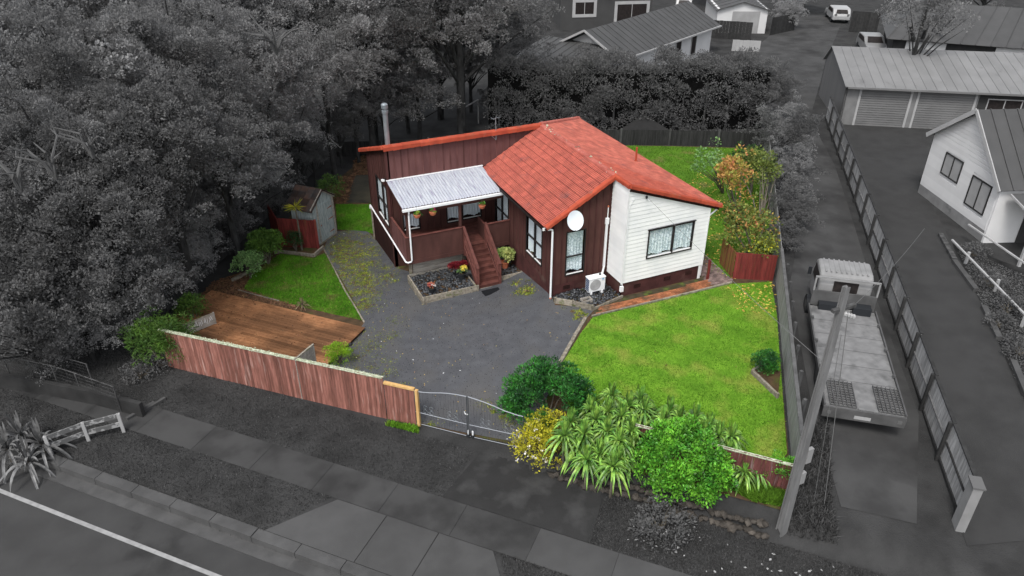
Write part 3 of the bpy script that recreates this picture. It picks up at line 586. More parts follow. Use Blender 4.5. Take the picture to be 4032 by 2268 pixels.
board((EL,y0+.05,zL(EL)-.16), (XR,y0+.05,RH-.17), .03, .15, K['brown_dk']); board((XR,y1+.06,RH-.18), (ER,y1+.06,zR(ER)-.16), .03, .15, K['brown_dk'])
board((XR+.02,y1+.05,RH-.2), (XR+.02,y0,RH-.2), .03, .15, K['brown_dk']); board((-5.0,L_-.02,RH-.16), (-5.0,11.1,zR(ER)-.16), .03, .14, K['brown_dk'])
board((ER-.02,y1+.08,zR(ER)-.14), (ER-.02,11.1,zR(ER)-.14), .03, .13, K['whitep']); board((EL+.02,y0+.05,zL(EL)-.12), (EL+.02,4.4,zL(EL)-.12), .03, .13, K['brown_dk'])
gt = MB(); gt.box(EL-.10,y0+.1,zL(EL)-.15,EL-.09,4.3,zL(EL)-.05).box(EL-.10,y0+.1,zL(EL)-.15,EL,4.3,zL(EL)-.14); gt.build('gutter', K['alu'], HS)
MB().box(EL-.11,y0+.06,zL(EL)-.16,EL+.02,y0+.1,zL(EL)-.04).build('gutter_end', K['wpl'], HS)
MB().box(ER-.0,y1+.1,zR(ER)-.16,ER+.10,11,zR(ER)-.06).build('gutter', K['wpl'], HS)
MB().tube([(ER+.02,-1.15,3.30),(ER-.02,-1.15,3.22),(XW+.10,-1.12,2.98),(XW+.07,-1.12,2.86),(XW+.07,-1.12,.1)], .035, 8).build('downpipe', K['wpl'], HS)
MB().tube([(EL+.1,-.08,3.24),(-.22,-.10,3.24),(-.14,-.10,3.20),(-.13,-.10,3.1),(-.13,-.10,.06)], .042, 10).build('downpipe', K['wpl'], HS)
MB().tube([(-.13,-.10,.06),(-.13,-.10,.02),(-.14,-.13,-.22)], .052, 10).build('downpipe_foot', K['terra'], HS)
MB().tube([(5.8,3.33,4.0),(5.8,3.33,4.62)], .045, 8).lathe((5.8,3.33,3.93), [(.12,0),(.07,.06)], 10).build('vent_pipe', K['cap'], HS)
FL = MB().tube([(-4.5,7.75,4.6),(-4.5,7.75,6.20)], .115, 14); FL.build('flue', K['metal'], HS)
MB().lathe((-4.5,7.75,6.20), [(.11,0),(.14,.02),(.14,.14),(.10,.16),(.10,.22),(.15,.24),(.15,.40),(.10,.45),(.02,.46)], 16).build('flue_cowl', K['metal'], HS)
MB().tube([(.25,L_-.12,4.70),(.25,L_-.12,5.75)], .016, 6).tube([(.02,L_-.12,4.95),(.25,L_-.14,4.72),(.32,L_-.12,4.98)], .012, 6).tube([(.0,L_-.12,5.72),(.5,L_-.12,5.75)], .008, 5).tube([(.1,L_-.3,5.72),(.1,L_+.1,5.72)], .006, 5).tube([(.35,L_-.3,5.74),(.35,L_+.1,5.74)], .006, 5).build('roof_aerial', K['metal'], HS)
# security light on the wing corner
sp = MB().box(-4.98,6.9,3.45,-4.92,7.0,3.55); sp.build('lamp_bracket', K['alu'], HS)
MB().lathe((-5.06,6.85,3.42), [(.03,0),(.065,.03),(.06,.10)], 10).lathe((-5.06,7.05,3.36), [(.03,0),(.065,.03),(.06,.10)], 10).build('flood_lamp', K['wpl'], HS)
# veranda roof
vw = (-.42+4.98)/5
for k in range(5):
    n = 56; mb = MB(); x0 = -4.98+vw*k - (.03 if k else 0); x1 = -4.98+vw*(k+1)
    for i in range(n+1):
        x = x0+(x1-x0)*i/n; z = .014*math.sin(x*2*math.pi/.13) + .0015*k*0
        mb.v += [(x,4.32,3.155+z),(x,L_-.01,3.525+z)]
        if i: j = 2*i; mb.f.append((j-2,j,j+1,j-1))
    mb.v = [V(v)+Z*(.004 if k%2 else 0) for v in mb.v]; mb.build('roof_sheet', K['poly'], HS, smooth=True)
MB().par((-5.0,L_-.09,3.53), X*4.6, Y*.08, Z*.035).build('flashing', K['wpl'], HS)
for y in (4.42,5.1,5.85,6.55): MB().box(-4.93,y-.03,3.125+(y-4.32)*.158-.10,-.45,y+.03,3.125+(y-4.32)*.158).build('purlin', K['brown'], HS)
MB().box(-4.95,4.40,2.80,-.35,4.48,3.04).build('veranda_beam', K['brown'], HS); MB().bar((-4.93,4.35,3.02),(-4.93,L_,3.40),.04,.14).build('veranda_beam', K['brown'], HS)
MB().box(-5.0,4.22,3.02,-.38,4.34,3.115).build('veranda_gutter', K['wpl'], HS)
for x in (-4.79,-2.38): MB().box(x-.05,4.42,.73,x+.05,4.52,2.86).build('veranda_post', K['brown'], HS)
MB().tube([(-4.72,4.28,3.03),(-4.72,4.30,2.9),(-4.72,4.35,2.8),(-4.72,4.35,.62),(-4.76,4.36,.54),(-4.90,4.36,.53),(-4.98,4.42,.55),(-4.99,10.38,.82),(-4.99,10.42,.78),(-4.99,10.42,.62)], .038, 8).build('drain_pipe', K['wpl'], HS)
MB().box(-4.99,10.30,-1.2,-4.93,10.40,.75).build('corner_post', K['grey_wood'], HS)
for k in range(24): y = 4.45+.0925*k; MB().box(-4.90,y,.70,-.01,y+.084,.735).build('deck_board', K['deck'], HS)
MB().box(-4.92,4.40,.56,-2.30,4.45,1.72).build('rail_panel', K['brown'], HS); MB().box(-4.93,4.38,.40,-2.25,4.44,.58).build('deck_fascia', K['brown'], HS); MB().box(-4.94,4.37,1.72,-2.28,4.48,1.75).build('rail_cap', K['rail'], HS)
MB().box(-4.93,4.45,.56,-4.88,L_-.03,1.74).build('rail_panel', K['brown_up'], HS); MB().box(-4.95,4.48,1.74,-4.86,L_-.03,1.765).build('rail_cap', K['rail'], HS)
MB().box(-4.93,4.45,.38,-4.87,L_-.02,.58).build('deck_fascia', K['brown'], HS)
MB().box(-1.14,4.40,.56,-.02,4.45,1.64).build('rail_panel', K['brown'], HS); MB().box(-1.14,4.37,1.64,-.02,4.48,1.67).build('rail_cap', K['rail'], HS); MB().box(-1.14,4.38,.40,-.02,4.44,.58).build('deck_fascia', K['brown'], HS)
MB().box(-1.16,4.46,.735,-1.11,5.45,1.55).build('rail_panel', K['brown'], HS); MB().box(-1.17,4.48,1.55,-1.10,5.45,1.58).build('rail_cap', K['rail'], HS)
for k in range(7): MB().box(-4.55,4.93,-.70+.142*k,-2.0,4.96,-.565+.142*k).build('skirting_board', K['skirt'], HS); MB().box(-1.3,4.93,-.70+.142*k,-.25,4.96,-.565+.142*k).build('skirting_board', K['skirt'], HS)
for x in (-4.66,-2.12,-.12): MB().box(x-.06,4.86,-1.1,x+.06,4.98,.40).build('deck_pile', K['grey_wood'], HS)
MB().box(-4.9,4.6,.50,-.02,6.6,.69).build('deck_joist', K['brown_dk'], HS)
# stairs
ST_ = empty('staircase', (-1.7,3.6,-.6), 'brown timber stairs with slatted side rails up to the veranda', 'stairs')
ris, go = .1665, .232; xa, xb = -2.2, -1.2
for k in range(1, 8):
    z = .735-ris*k; y = 4.42-go*k; MB().box(xa,y-.03,z-.035,xb,y+go-.002,z).build('tread', K['deck'], ST_)
for k in range(1, 9): z = .735-ris*k; y = 4.42-go*(k-1); MB().box(xa,y-.022,z+.002,xb,y-.004,z+ris-.037).build('riser', K['deck'], ST_)
zt = lambda y: .735+(y-4.42)*ris/go
for x in (xa-.045, xb+.003):
    MB().prism([(x,4.44,.55),(x,4.44,.76),(x,2.76,zt(2.76)+.02),(x,2.76,-.68),(x,2.95,-.68)], (.042,0,0)).build('stringer', K['rail'], ST_)
    for yy, zz in ((4.42,1.70),(2.80,.42)): MB().box(x-.035,yy-.05,-.75 if yy < 3 else .3,x+.06,yy+.045,zz).build('newel_post', K['rail'], ST_)
    MB().bar((x+.015,4.46,1.735),(x+.015,2.74,.455),.12,.035).build('handrail', K['rail'], ST_)
    for d in (.26,.46,.66): MB().bar((x+.015,4.42,1.72-d),(x+.015,2.80,.44-d),.03,.075).build('side_rail', K['rail'], ST_)
MB().prism([(-2.36,2.60,-.58),(-1.06,2.60,-.58),(-1.06,2.92,-.58),(-2.36,2.92,-.58)], (0,0,-.25)).build('concrete_step', K['concrete'], None, label='low concrete step at the foot of the brown stairs', cat='step')
# ------------------------------------------------------------------ garden: helpers
def pix(p): d = V(p)-CC; z = d.dot(FW); return 2016+F*d.dot(RT)/z, 1134-F*d.dot(UPV)/z
def zrow(x, y, v):                                     # height on a vertical line seen at a photo row
    lo, hi = -3, 14
    for _ in range(30):
        m = (lo+hi)/2
        if pix((x,y,m))[1] > v: lo = m
        else: hi = m
    return lo
def onpl(u, v, A, B):                                  # point on the vertical plane through A, B
    n = V((B.y-A.y, A.x-B.x, 0)); d = ray(u, v); return CC + d*((V((A.x,A.y,0))-CC).dot(n)/d.dot(n))
def G3(x, y, dz=0): return V((x, y, h(x,y)+dz))
def palings(root, A, B, ht, wd, m, gap=.006, t=.02, top=None, jag=.012, nm='paling', dz=0):
    A, B = V(A), V(B); d = V((B.x-A.x, B.y-A.y, 0)); L0 = d.length; d.normalize(); n = round(L0/wd); w_ = L0/n; nr = V((d.y,-d.x,0))
    for i in range(n):
        p = A + d*w_*i; z0 = h(p.x,p.y)-.05; hh = (ht if top is None else top(i/n)-z0-.0) + random.uniform(-jag,jag)
        MB().par((p.x,p.y,z0)+nr*0 if False else V((p.x,p.y,z0))+nr*random.uniform(0,.008), d*(w_-gap), nr*t, (random.uniform(-.006,.006)*d.x,0,hh+.05)).build(nm, m, root)
def crown(name, C, R, n, rc, per, sz, m, parent, asp=.45, squash=.8, up=.3, lobes=5, jag=.22, shell=.72, rnd=.6, inner=.55):
    cl = blob_clumps(R, n, rc, squash, 0, shell, lobes, jag); A = clumps_leaves(cl, per*(1.7 if R > .7 and per < 1000 else 1), sz, asp, up, rnd, inner=inner) + np.array(C)
    o = link(name, quads_mesh(name, A - np.array(WL[parent]), m), parent, WL[parent]); return o
def stems(P0, tips, r0, m, parent, name='trunk', fork=.35):
    mb = MB(); P0 = V(P0)
    for t in tips:
        t = V(t); md = P0.lerp(t, fork) + V((random.uniform(-.1,.1), random.uniform(-.1,.1), abs(t.z-P0.z)*.12)); mb.tube([P0, md, P0.lerp(t,.75)+V((0,0,abs(t.z-P0.z)*.06)), t], [r0, r0*.7, r0*.4, r0*.12], 6, False)
    return mb.build(name, m, parent)
def bush(name, label, cat, C, R, m, sz=.09, n=60, rc=.32, per=900, squash=.85, group=None, rnd=.6, up=.3, asp=.45, jag=.15, tr='bark', shell=.8):
    C = V(C); gz = h(C.x, C.y); r = empty(name, (C.x,C.y,gz), label, cat, group)
    stems((C.x,C.y,gz-.05), [C+V((random.uniform(-.6,.6)*R, random.uniform(-.6,.6)*R, random.uniform(-.1,.5)*R)) for _ in range(7)], .04, K[tr], r, 'stem')
    crown('foliage', C, R, n, rc, per, sz, m, r, asp, squash, up, 6, jag, shell, rnd); return r
# ------------------------------------------------------------------ front fence and gate
SD = ST.copy(); FE = empty('paling_fence', G3(-11.5,-.9), 'long faded red paling fence topped with pale lichen along the verge', 'fence')
fa, fb = V((-15.05,2.42,0)), V((FB.x,FB.y,0))
ftop = lambda t: 0.92 + .10*t
palings(FE, fa, fb, 1.7, .105, K['redfence'], top=ftop)
n_ = 9; dF = (fb-fa)
for i in range(n_):
    a, b = fa.lerp(fb, i/n_), fa.lerp(fb, (i+1)/n_-.002); mb = MB(); za, zb = ftop(i/n_)+.02, ftop((i+1)/n_)+.02; sn = V((.719,.695,0))
    mb.par(a+Z*za-sn*.045, (b-a)+Z*(zb-za), sn*.12, Z*.035).build('capping', K['lichen'], FE)
C_ = []
for i in range(1500):
    t = random.random(); p = fa.lerp(fb, t); C_.append((p.x+random.gauss(.0,.045), p.y+random.gauss(0,.045), ftop(t)+.055+random.uniform(0,.012)))
C_ = np.array(C_); setp(link('lichen_tufts', quads_mesh('lichen_tufts', leaf_quads(C_, rng.normal(0,1,(len(C_),3))+np.array([0,0,.6]), .035, .8) - np.array(WL[FE]), K['lichen']), FE, WL[FE]), kind='stuff')
for i in range(6):
    p = fa.lerp(fb, (i+.5)/6) + V((.05,.05,0)); MB().box(p.x,p.y,h(p.x,p.y)-.1,p.x+.1,p.y+.1,ftop(i/6)-.02).build('fence_post', K['grey_wood'], FE)
for zz in (.35,.0,-.5): MB().bar(fa+V((.05,.05,zz+.3)), fb+V((.05,.05,zz+.3)), .05, .09).build('fence_rail', K['grey_wood'], FE)
FE2 = empty('fence_panel', G3(-7.9,-4.2), 'short red paling panel with a new pine cap and post beside the gate', 'fence')
fc_ = V((-7.47,-4.63,0)); t2 = .83
palings(FE2, fb+SD.to_3d()*.03, fc_, 1.45, .10, K['redfence'], top=lambda t: t2-.03*t)
MB().bar(fb+SD.to_3d()*.02+Z*(t2+.05), fc_+SD.to_3d()*.02+Z*(t2+.03), .12, .07).build('capping', K['newwood'], FE2)
q = fc_+SD.to_3d()*.06; MB().par(V((q.x-.05,q.y-.05,h(q.x,q.y)-.1)), SD.to_3d()*.10, V((.07,.07,0)), Z*(t2+.14-h(q.x,q.y))).build('gate_post', K['newwood'], FE2)
ga = V((fc_.x,fc_.y,0))+SD.to_3d()*.14; gb_ = gp(2062,1786); gb_ = ga + SD.to_3d()*((gb_-ga).dot(SD.to_3d()))
for leaf, (u0, u1) in enumerate(((1622,1836),(1843,2062))):
    top = [(1612,1534),(1640,1541),(1668,1545),(1700,1547),(1735,1547),(1765,1549),(1800,1554),(1836,1561)] if leaf == 0 else [(1842,1562),(1870,1571),(1905,1583),(1945,1599),(1985,1617),(2035,1634),(2060,1640)]
    T = [onpl(u,v,ga,gb_) for u, v in top]; A_, B_ = T[0], T[-1]; sA, sB = (A_-ga).dot(SD.to_3d()), (B_-ga).dot(SD.to_3d())
    cpt = ga + SD.to_3d()*((sA+sB)/2); GR = empty('gate_leaf', G3(cpt.x,cpt.y), ('left' if leaf == 0 else 'right')+' leaf of the arched metal driveway gate, beside '+('the new pine post' if leaf == 0 else 'the white flowering shrub'), 'gate', 'driveway gate leaves')
    fz = lambda s: float(np.interp(s, [(t-ga).dot(SD.to_3d()) for t in T], [t.z for t in T])); bz = lambda s: h((ga+SD.to_3d()*s).x, (ga+SD.to_3d()*s).y)+.06
    MB().tube(T, .015, 6).build('top_rail', K['gate'], GR); P_ = lambda s, z: V(((ga+SD.to_3d()*s).x, (ga+SD.to_3d()*s).y, z))
    mz = lambda s: bz(s)+.50; MB().tube([P_(sA,mz(sA)), P_(sB,mz(sB))], .012, 6).build('mid_rail', K['gate'], GR); MB().tube([P_(sA,bz(sA)), P_(sB,bz(sB))], .011, 6).build('bottom_rail', K['gate'], GR)
    for s in (sA, sB): MB().tube([P_(s,bz(s)), P_(s,fz(s))], .018, 6).build('stile', K['gate'] if s == sA and leaf == 0 else K['gatebar'], GR)
    nb = int((sB-sA)/.095)
    for i in range(1, nb):
        s = sA+(sB-sA)*i/nb; MB().tube([P_(s,bz(s)), P_(s,fz(s))], .0045, 4).build('bar', K['gatebar'], GR)
    for cx_ in ((sA*.68+sB*.32),(sA*.25+sB*.75)):
        mb = MB()
        for a, b, r in ((-.11,.80,.07),(.11,.80,.07),(-.12,.62,.07),(.12,.62,.07),(0,.56,.05)):
            c = P_(cx_+a, bz(cx_)+b); mb.tube([c + SD.to_3d()*math.cos(t)*r + Z*math.sin(t)*r for t in np.linspace(0, 5.2, 12)], .004, 4)
        mb.build('scroll', K['metal'], GR)
    if leaf == 0:
        MB().tube([P_(sB-.01,bz(sB)-.04),P_(sB-.01,bz(sB)+.95)], .014, 6).build('drop_bolt', K['gatebar'], GR); MB().tube([P_(sB-.09,bz(sB)+1.02),P_(sB-.07,bz(sB)+.93),P_(sB+.02,bz(sB)+.92),P_(sB+.05,bz(sB)+.97)], .015, 6).build('latch', K['wpl'], GR)
    sx = sB-.01 if leaf == 0 else sA+.10
    wv = MB(); c = P_(sx+.03, bz(sx)+.03); wv.tube([c-V(SN).to_3d()*.03, c+V(SN).to_3d()*.03], .065, 12); wv.build('wheel', K['blackp'], GR)
    MB().bar(c+Z*.04, c+Z*.22, .05, .04, V((1,0,0))).build('wheel_bracket', K['wpl'], GR)
# ------------------------------------------------------------------ deck platform
PD = empty('deck_platform', (sq(-10.4,-6.4).x, sq(-10.4,-6.4).y, -.75), 'large wet brown timber deck platform behind the red fence', 'deck')
dq = .142
for i in range(29):
    q0 = -8.42+dq*i; cut_ = -10.4+random.choice([-1.4,-.5,.6,1.3,2.1]); r_end = -6.50 - .02*i*0 
    for a, b in ((-14.3, cut_), (cut_, r_end)):
        p = [sq(a+.003,q0), sq(b-.003,q0), sq(b-.003,q0+dq-.016), sq(a+.003,q0+dq-.016)]; MB().prism([V((k.x,k.y,-.535+random.uniform(-.003,.003))) for k in p], (0,0,.035)).build('deck_board', K['platform'], PD)
p = [sq(-14.25,-8.38), sq(-6.55,-8.38), sq(-6.55,-4.36), sq(-14.25,-4.36)]
MB().prism([V((k.x,k.y,-.54)) for k in p], (0,0,-.10)).build('deck_frame', K['brown_dk'], PD)
litter('fallen_leaves', [tuple(sq(a,b)[:2]) for a,b in ((-14.2,-8.3),(-9,-8.3),(-9.5,-4.4),(-14.2,-4.4))], 1, .07, K['litter'], 'few fallen leaves on the deck platform')
bpy.data.objects.remove([o for o in COL.objects if o.name.startswith('fallen_leaves')][-1])
L3 = []
for _ in range(420):
    a = -14.2+7.6*random.random()**1.8; p = sq(a, random.uniform(-8.3,-4.4)); L3.append((p.x,p.y,-.493))
L3 = np.array(L3); setp(link('fallen_leaves', quads_mesh('fallen_leaves', leaf_quads(L3, np.stack([rng.normal(0,1,420), rng.normal(0,1,420), rng.uniform(0,.3,420)],1), .09, .6, .1), K['litter'])), 'brown leaves fallen on the wet deck platform', None, None, 'stuff')
BP = empty('timber_screen', (-13.7,4.2,-.5), 'low weathered timber screen with white paint marks at the deck edge by the bamboo', 'screen')
A_, B_ = V((-14.35,3.92,0)), V((-13.15,4.38,0)); d_ = (B_-A_); dn = V((d_.y,-d_.x,0)).normalized()
for k in range(3): MB().par(A_+Z*(-.48+.16*k)+dn*0, d_, -dn*.03, Z*.155).build('board', K['skirt'], BP)
MB().par(A_+Z*.0, d_, -dn*.05, Z*.03).build('capping', K['grey_wood'], BP); MB().par(B_+Z*-.5, d_.normalized()*.06, -dn*.06, Z*.54).build('post', K['skirt'], BP)
mk = MB()
for i in range(17):
    s = .06+.055*i+random.uniform(-.01,.01); z = -.30+.05*math.sin(i*1.3); c = A_+d_*s
    mk.par(c+Z*z+dn*.002, d_.normalized()*.022, dn*.002, Z*random.uniform(.10,.24)+d_.normalized()*random.uniform(-.05,.05))
mk.build('paint_marks', K['wpl'], BP)
WP = empty('paling_fence', (-10.4,-1.3,-.6), 'pale weathered paling panel standing square to the red fence', 'fence')
palings(WP, (-10.80,-1.62,0), (-10.02,-.90,0), 1.6, .10, K['skirt'], top=lambda t: 1.02-.05*t)
MB().bar((-10.80,-1.62,1.03),(-10.02,-.90,1.0), .07,.05).build('capping', K['grey_wood'], WP)
# ------------------------------------------------------------------ timber edging
def sleeper(pts, wd, ht, label, dz=0, m='grey_wood', posts=True, cat='garden edging', pr=.09, name='timber_edging'):
    P3 = [G3(*p[:2]) for p in pts]; r = empty(name, P3[0], label, cat)
    for a, b in zip(P3, P3[1:]): MB().bar(a+Z*(ht/2-.03+dz), b+Z*(ht/2-.03+dz), wd, ht+.06).build('sleeper', K[m], r)
    if posts:
        for a in P3: MB().box(a.x-pr/2,a.y-pr/2,a.z-.1,a.x+pr/2,a.y+pr/2,a.z+ht+dz+.025).build('peg', K[m], r)
    return r
P = lambda u, v: tuple(gp(u,v)[:2])
sleeper([P(2305,1256), P(2253,1345)], .13, .10, 'upper grey sleeper between driveway and front lawn', posts=False)
sleeper([P(2251,1350), P(2205,1432)], .13, .10, 'lower grey sleeper between driveway and front lawn', posts=False)
sleeper([(.72,-2.10),(4.1,-2.13),(7.62,-2.14)], .07, .09, 'long timber edge between brick path and front lawn', posts=False)
sleeper([(-.10,-.52),(.42,-1.05),(.98,-1.70)], .06, .26, 'pegged timber edge of the pebble bed under the heat pump')
sleeper([(.98,-1.70),(2.66,-1.27)], .06, .12, 'low timber edge between pebble bed and brick path', posts=False)
sleeper([P(1276,985),P(1300,1030),P(1323,1076),P(1360,1150),P(1395,1205),P(1434,1272)], .06, .07, 'thin timber strip between left lawn and driveway', posts=False)
sleeper([P(1080,1000),P(1105,996),P(1237,1012),P(1274,978)], .09, .16, 'dark timber edge of the bed below the red shed fence', posts=False)
sleeper([P(1055,1005),P(985,1075),P(915,1110)], .12, .16, 'grey log edging along the left lawn', posts=False)
sleeper([P(940,1145),P(1010,1165),P(1100,1188)], .05, .06, 'half buried timber at the deck side of the left lawn', posts=False)
sleeper([P(2962,1475),P(3058,1568)], .09, .20, 'front sleeper of the small raised corner bed')
sleeper([P(2962,1470),P(3000,1447)], .09, .18, 'short side sleeper of the small raised corner bed', posts=False)
sheet('bed_soil', pts_px([(2966,1468),(3000,1448),(3072,1470),(3062,1560)]), K['soil'], .10)
MB().box(-2.25,1.93,-.60,-1.45,2.40,-.575).build('doormat', K['rubber'], None, label='black rubber doormat on the driveway before the steps', cat='doormat')
dm = [o for o in COL.objects if o.name == 'doormat'][0]; dm.location.z = h(-1.85,2.15)+.02
MB().box(-.50,5.55,.737,.0-.05,6.15,.752).build('doormat', K['rubber'], None, label='small grey doormat on the veranda at the sliding door', cat='doormat')
# pebbles
def pebm():
    out = []
    for k in range(4):
        mb = MB(); n = 7; rings = []
        for i in range(1, 4):
            t = math.pi*i/4; rings.append(len(mb.v)); mb.v += [V((math.sin(t)*math.cos(6.283*j/n)*random.uniform(.85,1.1), math.sin(t)*math.sin(6.283*j/n)*random.uniform(.6,.8), math.cos(t)*.5)) for j in range(n)]
        tp = len(mb.v); mb.v += [V((0,0,.5)), V((0,0,-.5))]
        for a, b in zip(rings, rings[1:]): mb.f += [(a+(j+1)%n, a+j, b+j, b+(j+1)%n) for j in range(n)]
        mb.f += [(tp, rings[0]+j, rings[0]+(j+1)%n) for j in range(n)] + [(tp+1, rings[2]+(j+1)%n, rings[2]+j) for j in range(n)]
        out.append(mb.mesh('pebble', K['stone'], smooth=True))
    return out
PEB = pebm()
for m_ in PEB: m_.materials[0] = mat('black_pebble_piece', (.045,.048,.053), (.020,.022,.025), .30, 8, rnd='obj', ramt=.7, spec=.6)
def pebbles(root, poly, n, nobj, sz, z=None, holes=()):
    pts = scatter_in(poly, n)
    for hp in holes: pts = pts[~inpoly(pts[:,0], pts[:,1], hp)]
    pts = sorted(pts.tolist(), key=lambda p: (V((p[0],p[1],0))-CC).length); vs, fs = [], []
    for i, (x, y) in enumerate(pts):
        s = sz*random.uniform(.6,1.25); zz = (h(x,y)+.03 if z is None else z)+random.uniform(-.01,.03); me_ = random.choice(PEB); R3 = Matrix.Rotation(random.uniform(0,6.28),3,'Z') @ Matrix.Rotation(random.uniform(-.5,.5),3,'X')
        if i < nobj: o = link('pebble', me_, root, (x,y,zz), R3); o.scale = (s,s,s)
        else:
            n0 = len(vs); vs += [tuple(R3@(v.co*s)+V((x,y,zz))-WL[root]) for v in me_.vertices]; fs += [tuple(n0+k for k in f.vertices) for f in me_.polygons]
    if vs:
        m2 = bpy.data.meshes.new('pebbles'); m2.from_pydata(vs, [], fs); m2.materials.append(K['stone']); m2.polygons.foreach_set('use_smooth', [True]*len(m2.polygons)); o = link('pebbles', m2, root, WL[root]); o['kind'] = 'stuff'
PL = empty('pebble_planter', (-3.5,3.6,-.65), 'long timber planter full of wet black pebbles left of the stairs', 'planter')
for x0, y0_, x1, y1_ in ((-4.87,2.62,-2.30,2.67),(-4.87,2.67,-4.82,4.78),(-2.42,2.67,-2.37,3.6)):
    for k in range(2): MB().box(x0,y0_,-.72+.21*k,x1,y1_,-.515+.21*k).build('board', K['grey_wood'], PL)
MB().box(-4.80,4.70,-.72,-2.4,4.78,-.30).build('board', K['concrete'], PL)
for x, y in ((-4.84,2.60),(-3.55,2.60),(-2.33,2.60),(-4.86,3.6)): MB().box(x-.045,y-.03,-.9,x+.045,y+.04,-.28).build('peg', K['grey_wood'], PL)
MB().box(-4.82,2.67,-.7,-2.42,4.70,-.40).build('gravel_fill', K['soil'], PL)
pebbles(PL, [(-4.80,2.68),(-2.43,2.68),(-2.43,4.69),(-4.80,4.69)], 620, 295, .082, z=-.385)
PL2 = empty('pebble_planter', (-.5,3.9,-.5), 'small timber edged pebble bed right of the stairs', 'planter')
MB().box(-1.05,2.95,-.60,-.02,3.01,-.32).build('board', K['grey_wood'], PL2); MB().box(-1.1,2.92,-.62,-1.02,3.04,-.30).build('peg', K['grey_wood'], PL2); MB().box(-.10,2.93,-.6,-.01,3.03,-.29).build('peg', K['grey_wood'], PL2)
MB().box(-1.05,3.01,-.7,-.01,4.8,-.44).build('gravel_fill', K['soil'], PL2)
pebbles(PL2, [(-1.05,3.02),(-.03,3.02),(-.03,4.8),(-1.05,4.8)], 260, 180, .080, z=-.42)
PL3 = empty('pebble_bed', (1.4,-.8,0), 'bed of black pebbles under the heat pump and gable window', 'garden bed')
pb3 = [(.02,-.05),(-.05,-.48),(.98,-1.62),(2.56,-1.22),(2.56,-.05)]
sheet('bed_soil', [V(p+(0,)) for p in pb3], K['soil'], .06); pebbles(PL3, pb3, 430, 290, .085, z=None)
for o in [o for o in COL.objects if o.parent == PL3]: o.location.z += .05
# heat pump
HP = empty('heat_pump', (1.7,-.6,.15), 'white outdoor heat pump unit with round fan grille against the brown wall', 'heat pump')
MB().box(1.33,-.75,.29,2.08,-.43,.90).build('casing', K['wpl'], HP)
MB().box(1.31,-.77,.895,2.10,-.41,.925).build('lid', K['wpl'], HP)
fcx, fcz = 1.62, .60
rg = MB(); [rg.tube([(fcx+r*math.cos(t),-.757,fcz+r*math.sin(t)) for t in np.linspace(0,6.283,25)], .006, 4) for r in (.05,.09,.13,.17,.21,.25)]
rg.build('fan_grille', mat('grille_grey', g(.42), None, .5), HP)
MB().prism([(fcx+.25*math.cos(t),-.752,fcz+.25*math.sin(t)) for t in np.linspace(0,6.283,24,endpoint=False)], (0,-.002,0)).build('fan', mat('fan_shade', g(.50), None, .6), HP)
b = MB(); [b.box(1.318,-.72+.07*j,.33+.08*i,1.332,-.67+.07*j,.385+.08*i) for i in range(7) for j in range(4)]; b.build('side_louvre', mat('louvre_blue', (.04,.07,.14), None, .5), HP)
MB().prism([(1.93,-.752,.80),(1.99,-.752,.80),(1.99,-.752,.84),(1.96,-.752,.86),(1.93,-.752,.84)], (0,-.003,0)).prism([(1.995,-.752,.79),(2.03,-.752,.81),(2.0,-.752,.85)], (0,-.003,0)).build('emblem', mat('emblem_blue', (.02,.30,.62), None, .4), HP)
MB().box(1.93,-.7545,.755,2.04,-.752,.765).build('emblem', K['blackp'], HP)
for x in (1.45,1.96): MB().box(x-.04,-.76,.12,x+.04,-.42,.29).build('foot', K['wpl'], HP)
MB().lathe((1.93,-.55,.925), [(.045,0),(.05,.04),(.03,.07)], 10).build('cap', K['blackp'], HP)
PT = MB().box(2.36,-.08,.95,2.44,-.0,3.05).box(2.33,-.10,2.95,2.47,0,3.22); PT.tube([(2.40,-.06,.98),(2.33,-.10,.75),(2.20,-.25,.62),(2.07,-.5,.60)], .045, 8).tube([(2.41,-.05,3.2),(2.41,-.05,3.72)], .022, 6); PT.build('pipe_duct', K['wpl'], None, label='white pipe duct climbing the brown gable wall to the right of the heat pump', cat='pipe')
MB().lathe((2.41,-.05,3.70), [(.03,0),(.04,.05),(.01,.08)], 8).build('terminal_cap', K['terra'], None, label='small tan cap on top of the white pipe duct', cat='cap')
cb = MB().tube([(XR+.02,-SF-.055,.62),(XR+.03,-SF-.055,4.2),(XR+.2,-SF-.06,4.5)], .012, 5).box(XR-.08,-SF-.11,.34,XR+.06,-SF-.0,.58); cb.build('cable_box', K['wpl'], None, label='thin white cable and small box on the weatherboard corner', cat='cable')
# satellite dish
DS = empty('satellite_dish', (.70,0,3.3), 'pale grey satellite dish under the gable roof edge', 'satellite dish')
dnr = V((-.35,-.85,.40)).normalized(); du = dnr.cross(Z).normalized(); dv = du.cross(dnr); dc = V((.69,-.42,3.60)); mb = MB(); rings = []
for i in range(1, 6):
    r = .37*i/5; rings.append(len(mb.v)); mb.v += [dc + du*r*.88*math.cos(t) + dv*r*1.08*math.sin(t) + dnr*(.09*(i/5)**2) for t in np.linspace(0,6.283,24,endpoint=False)]
mb.v.append(dc); c0 = len(mb.v)-1; mb.f += [(c0, rings[0]+j, rings[0]+(j+1)%24) for j in range(24)]
for a, b in zip(rings, rings[1:]): mb.f += [(a+j, b+j, b+(j+1)%24, a+(j+1)%24) for j in range(24)]
mb.build('reflector', K['dish'], DS, smooth=True)
MB().tube([dc-dnr*.02, dc-dnr*.12, (.72,-.05,3.38),(.72,-.0,3.38)], .02, 6).build('bracket', K['metal'], DS)
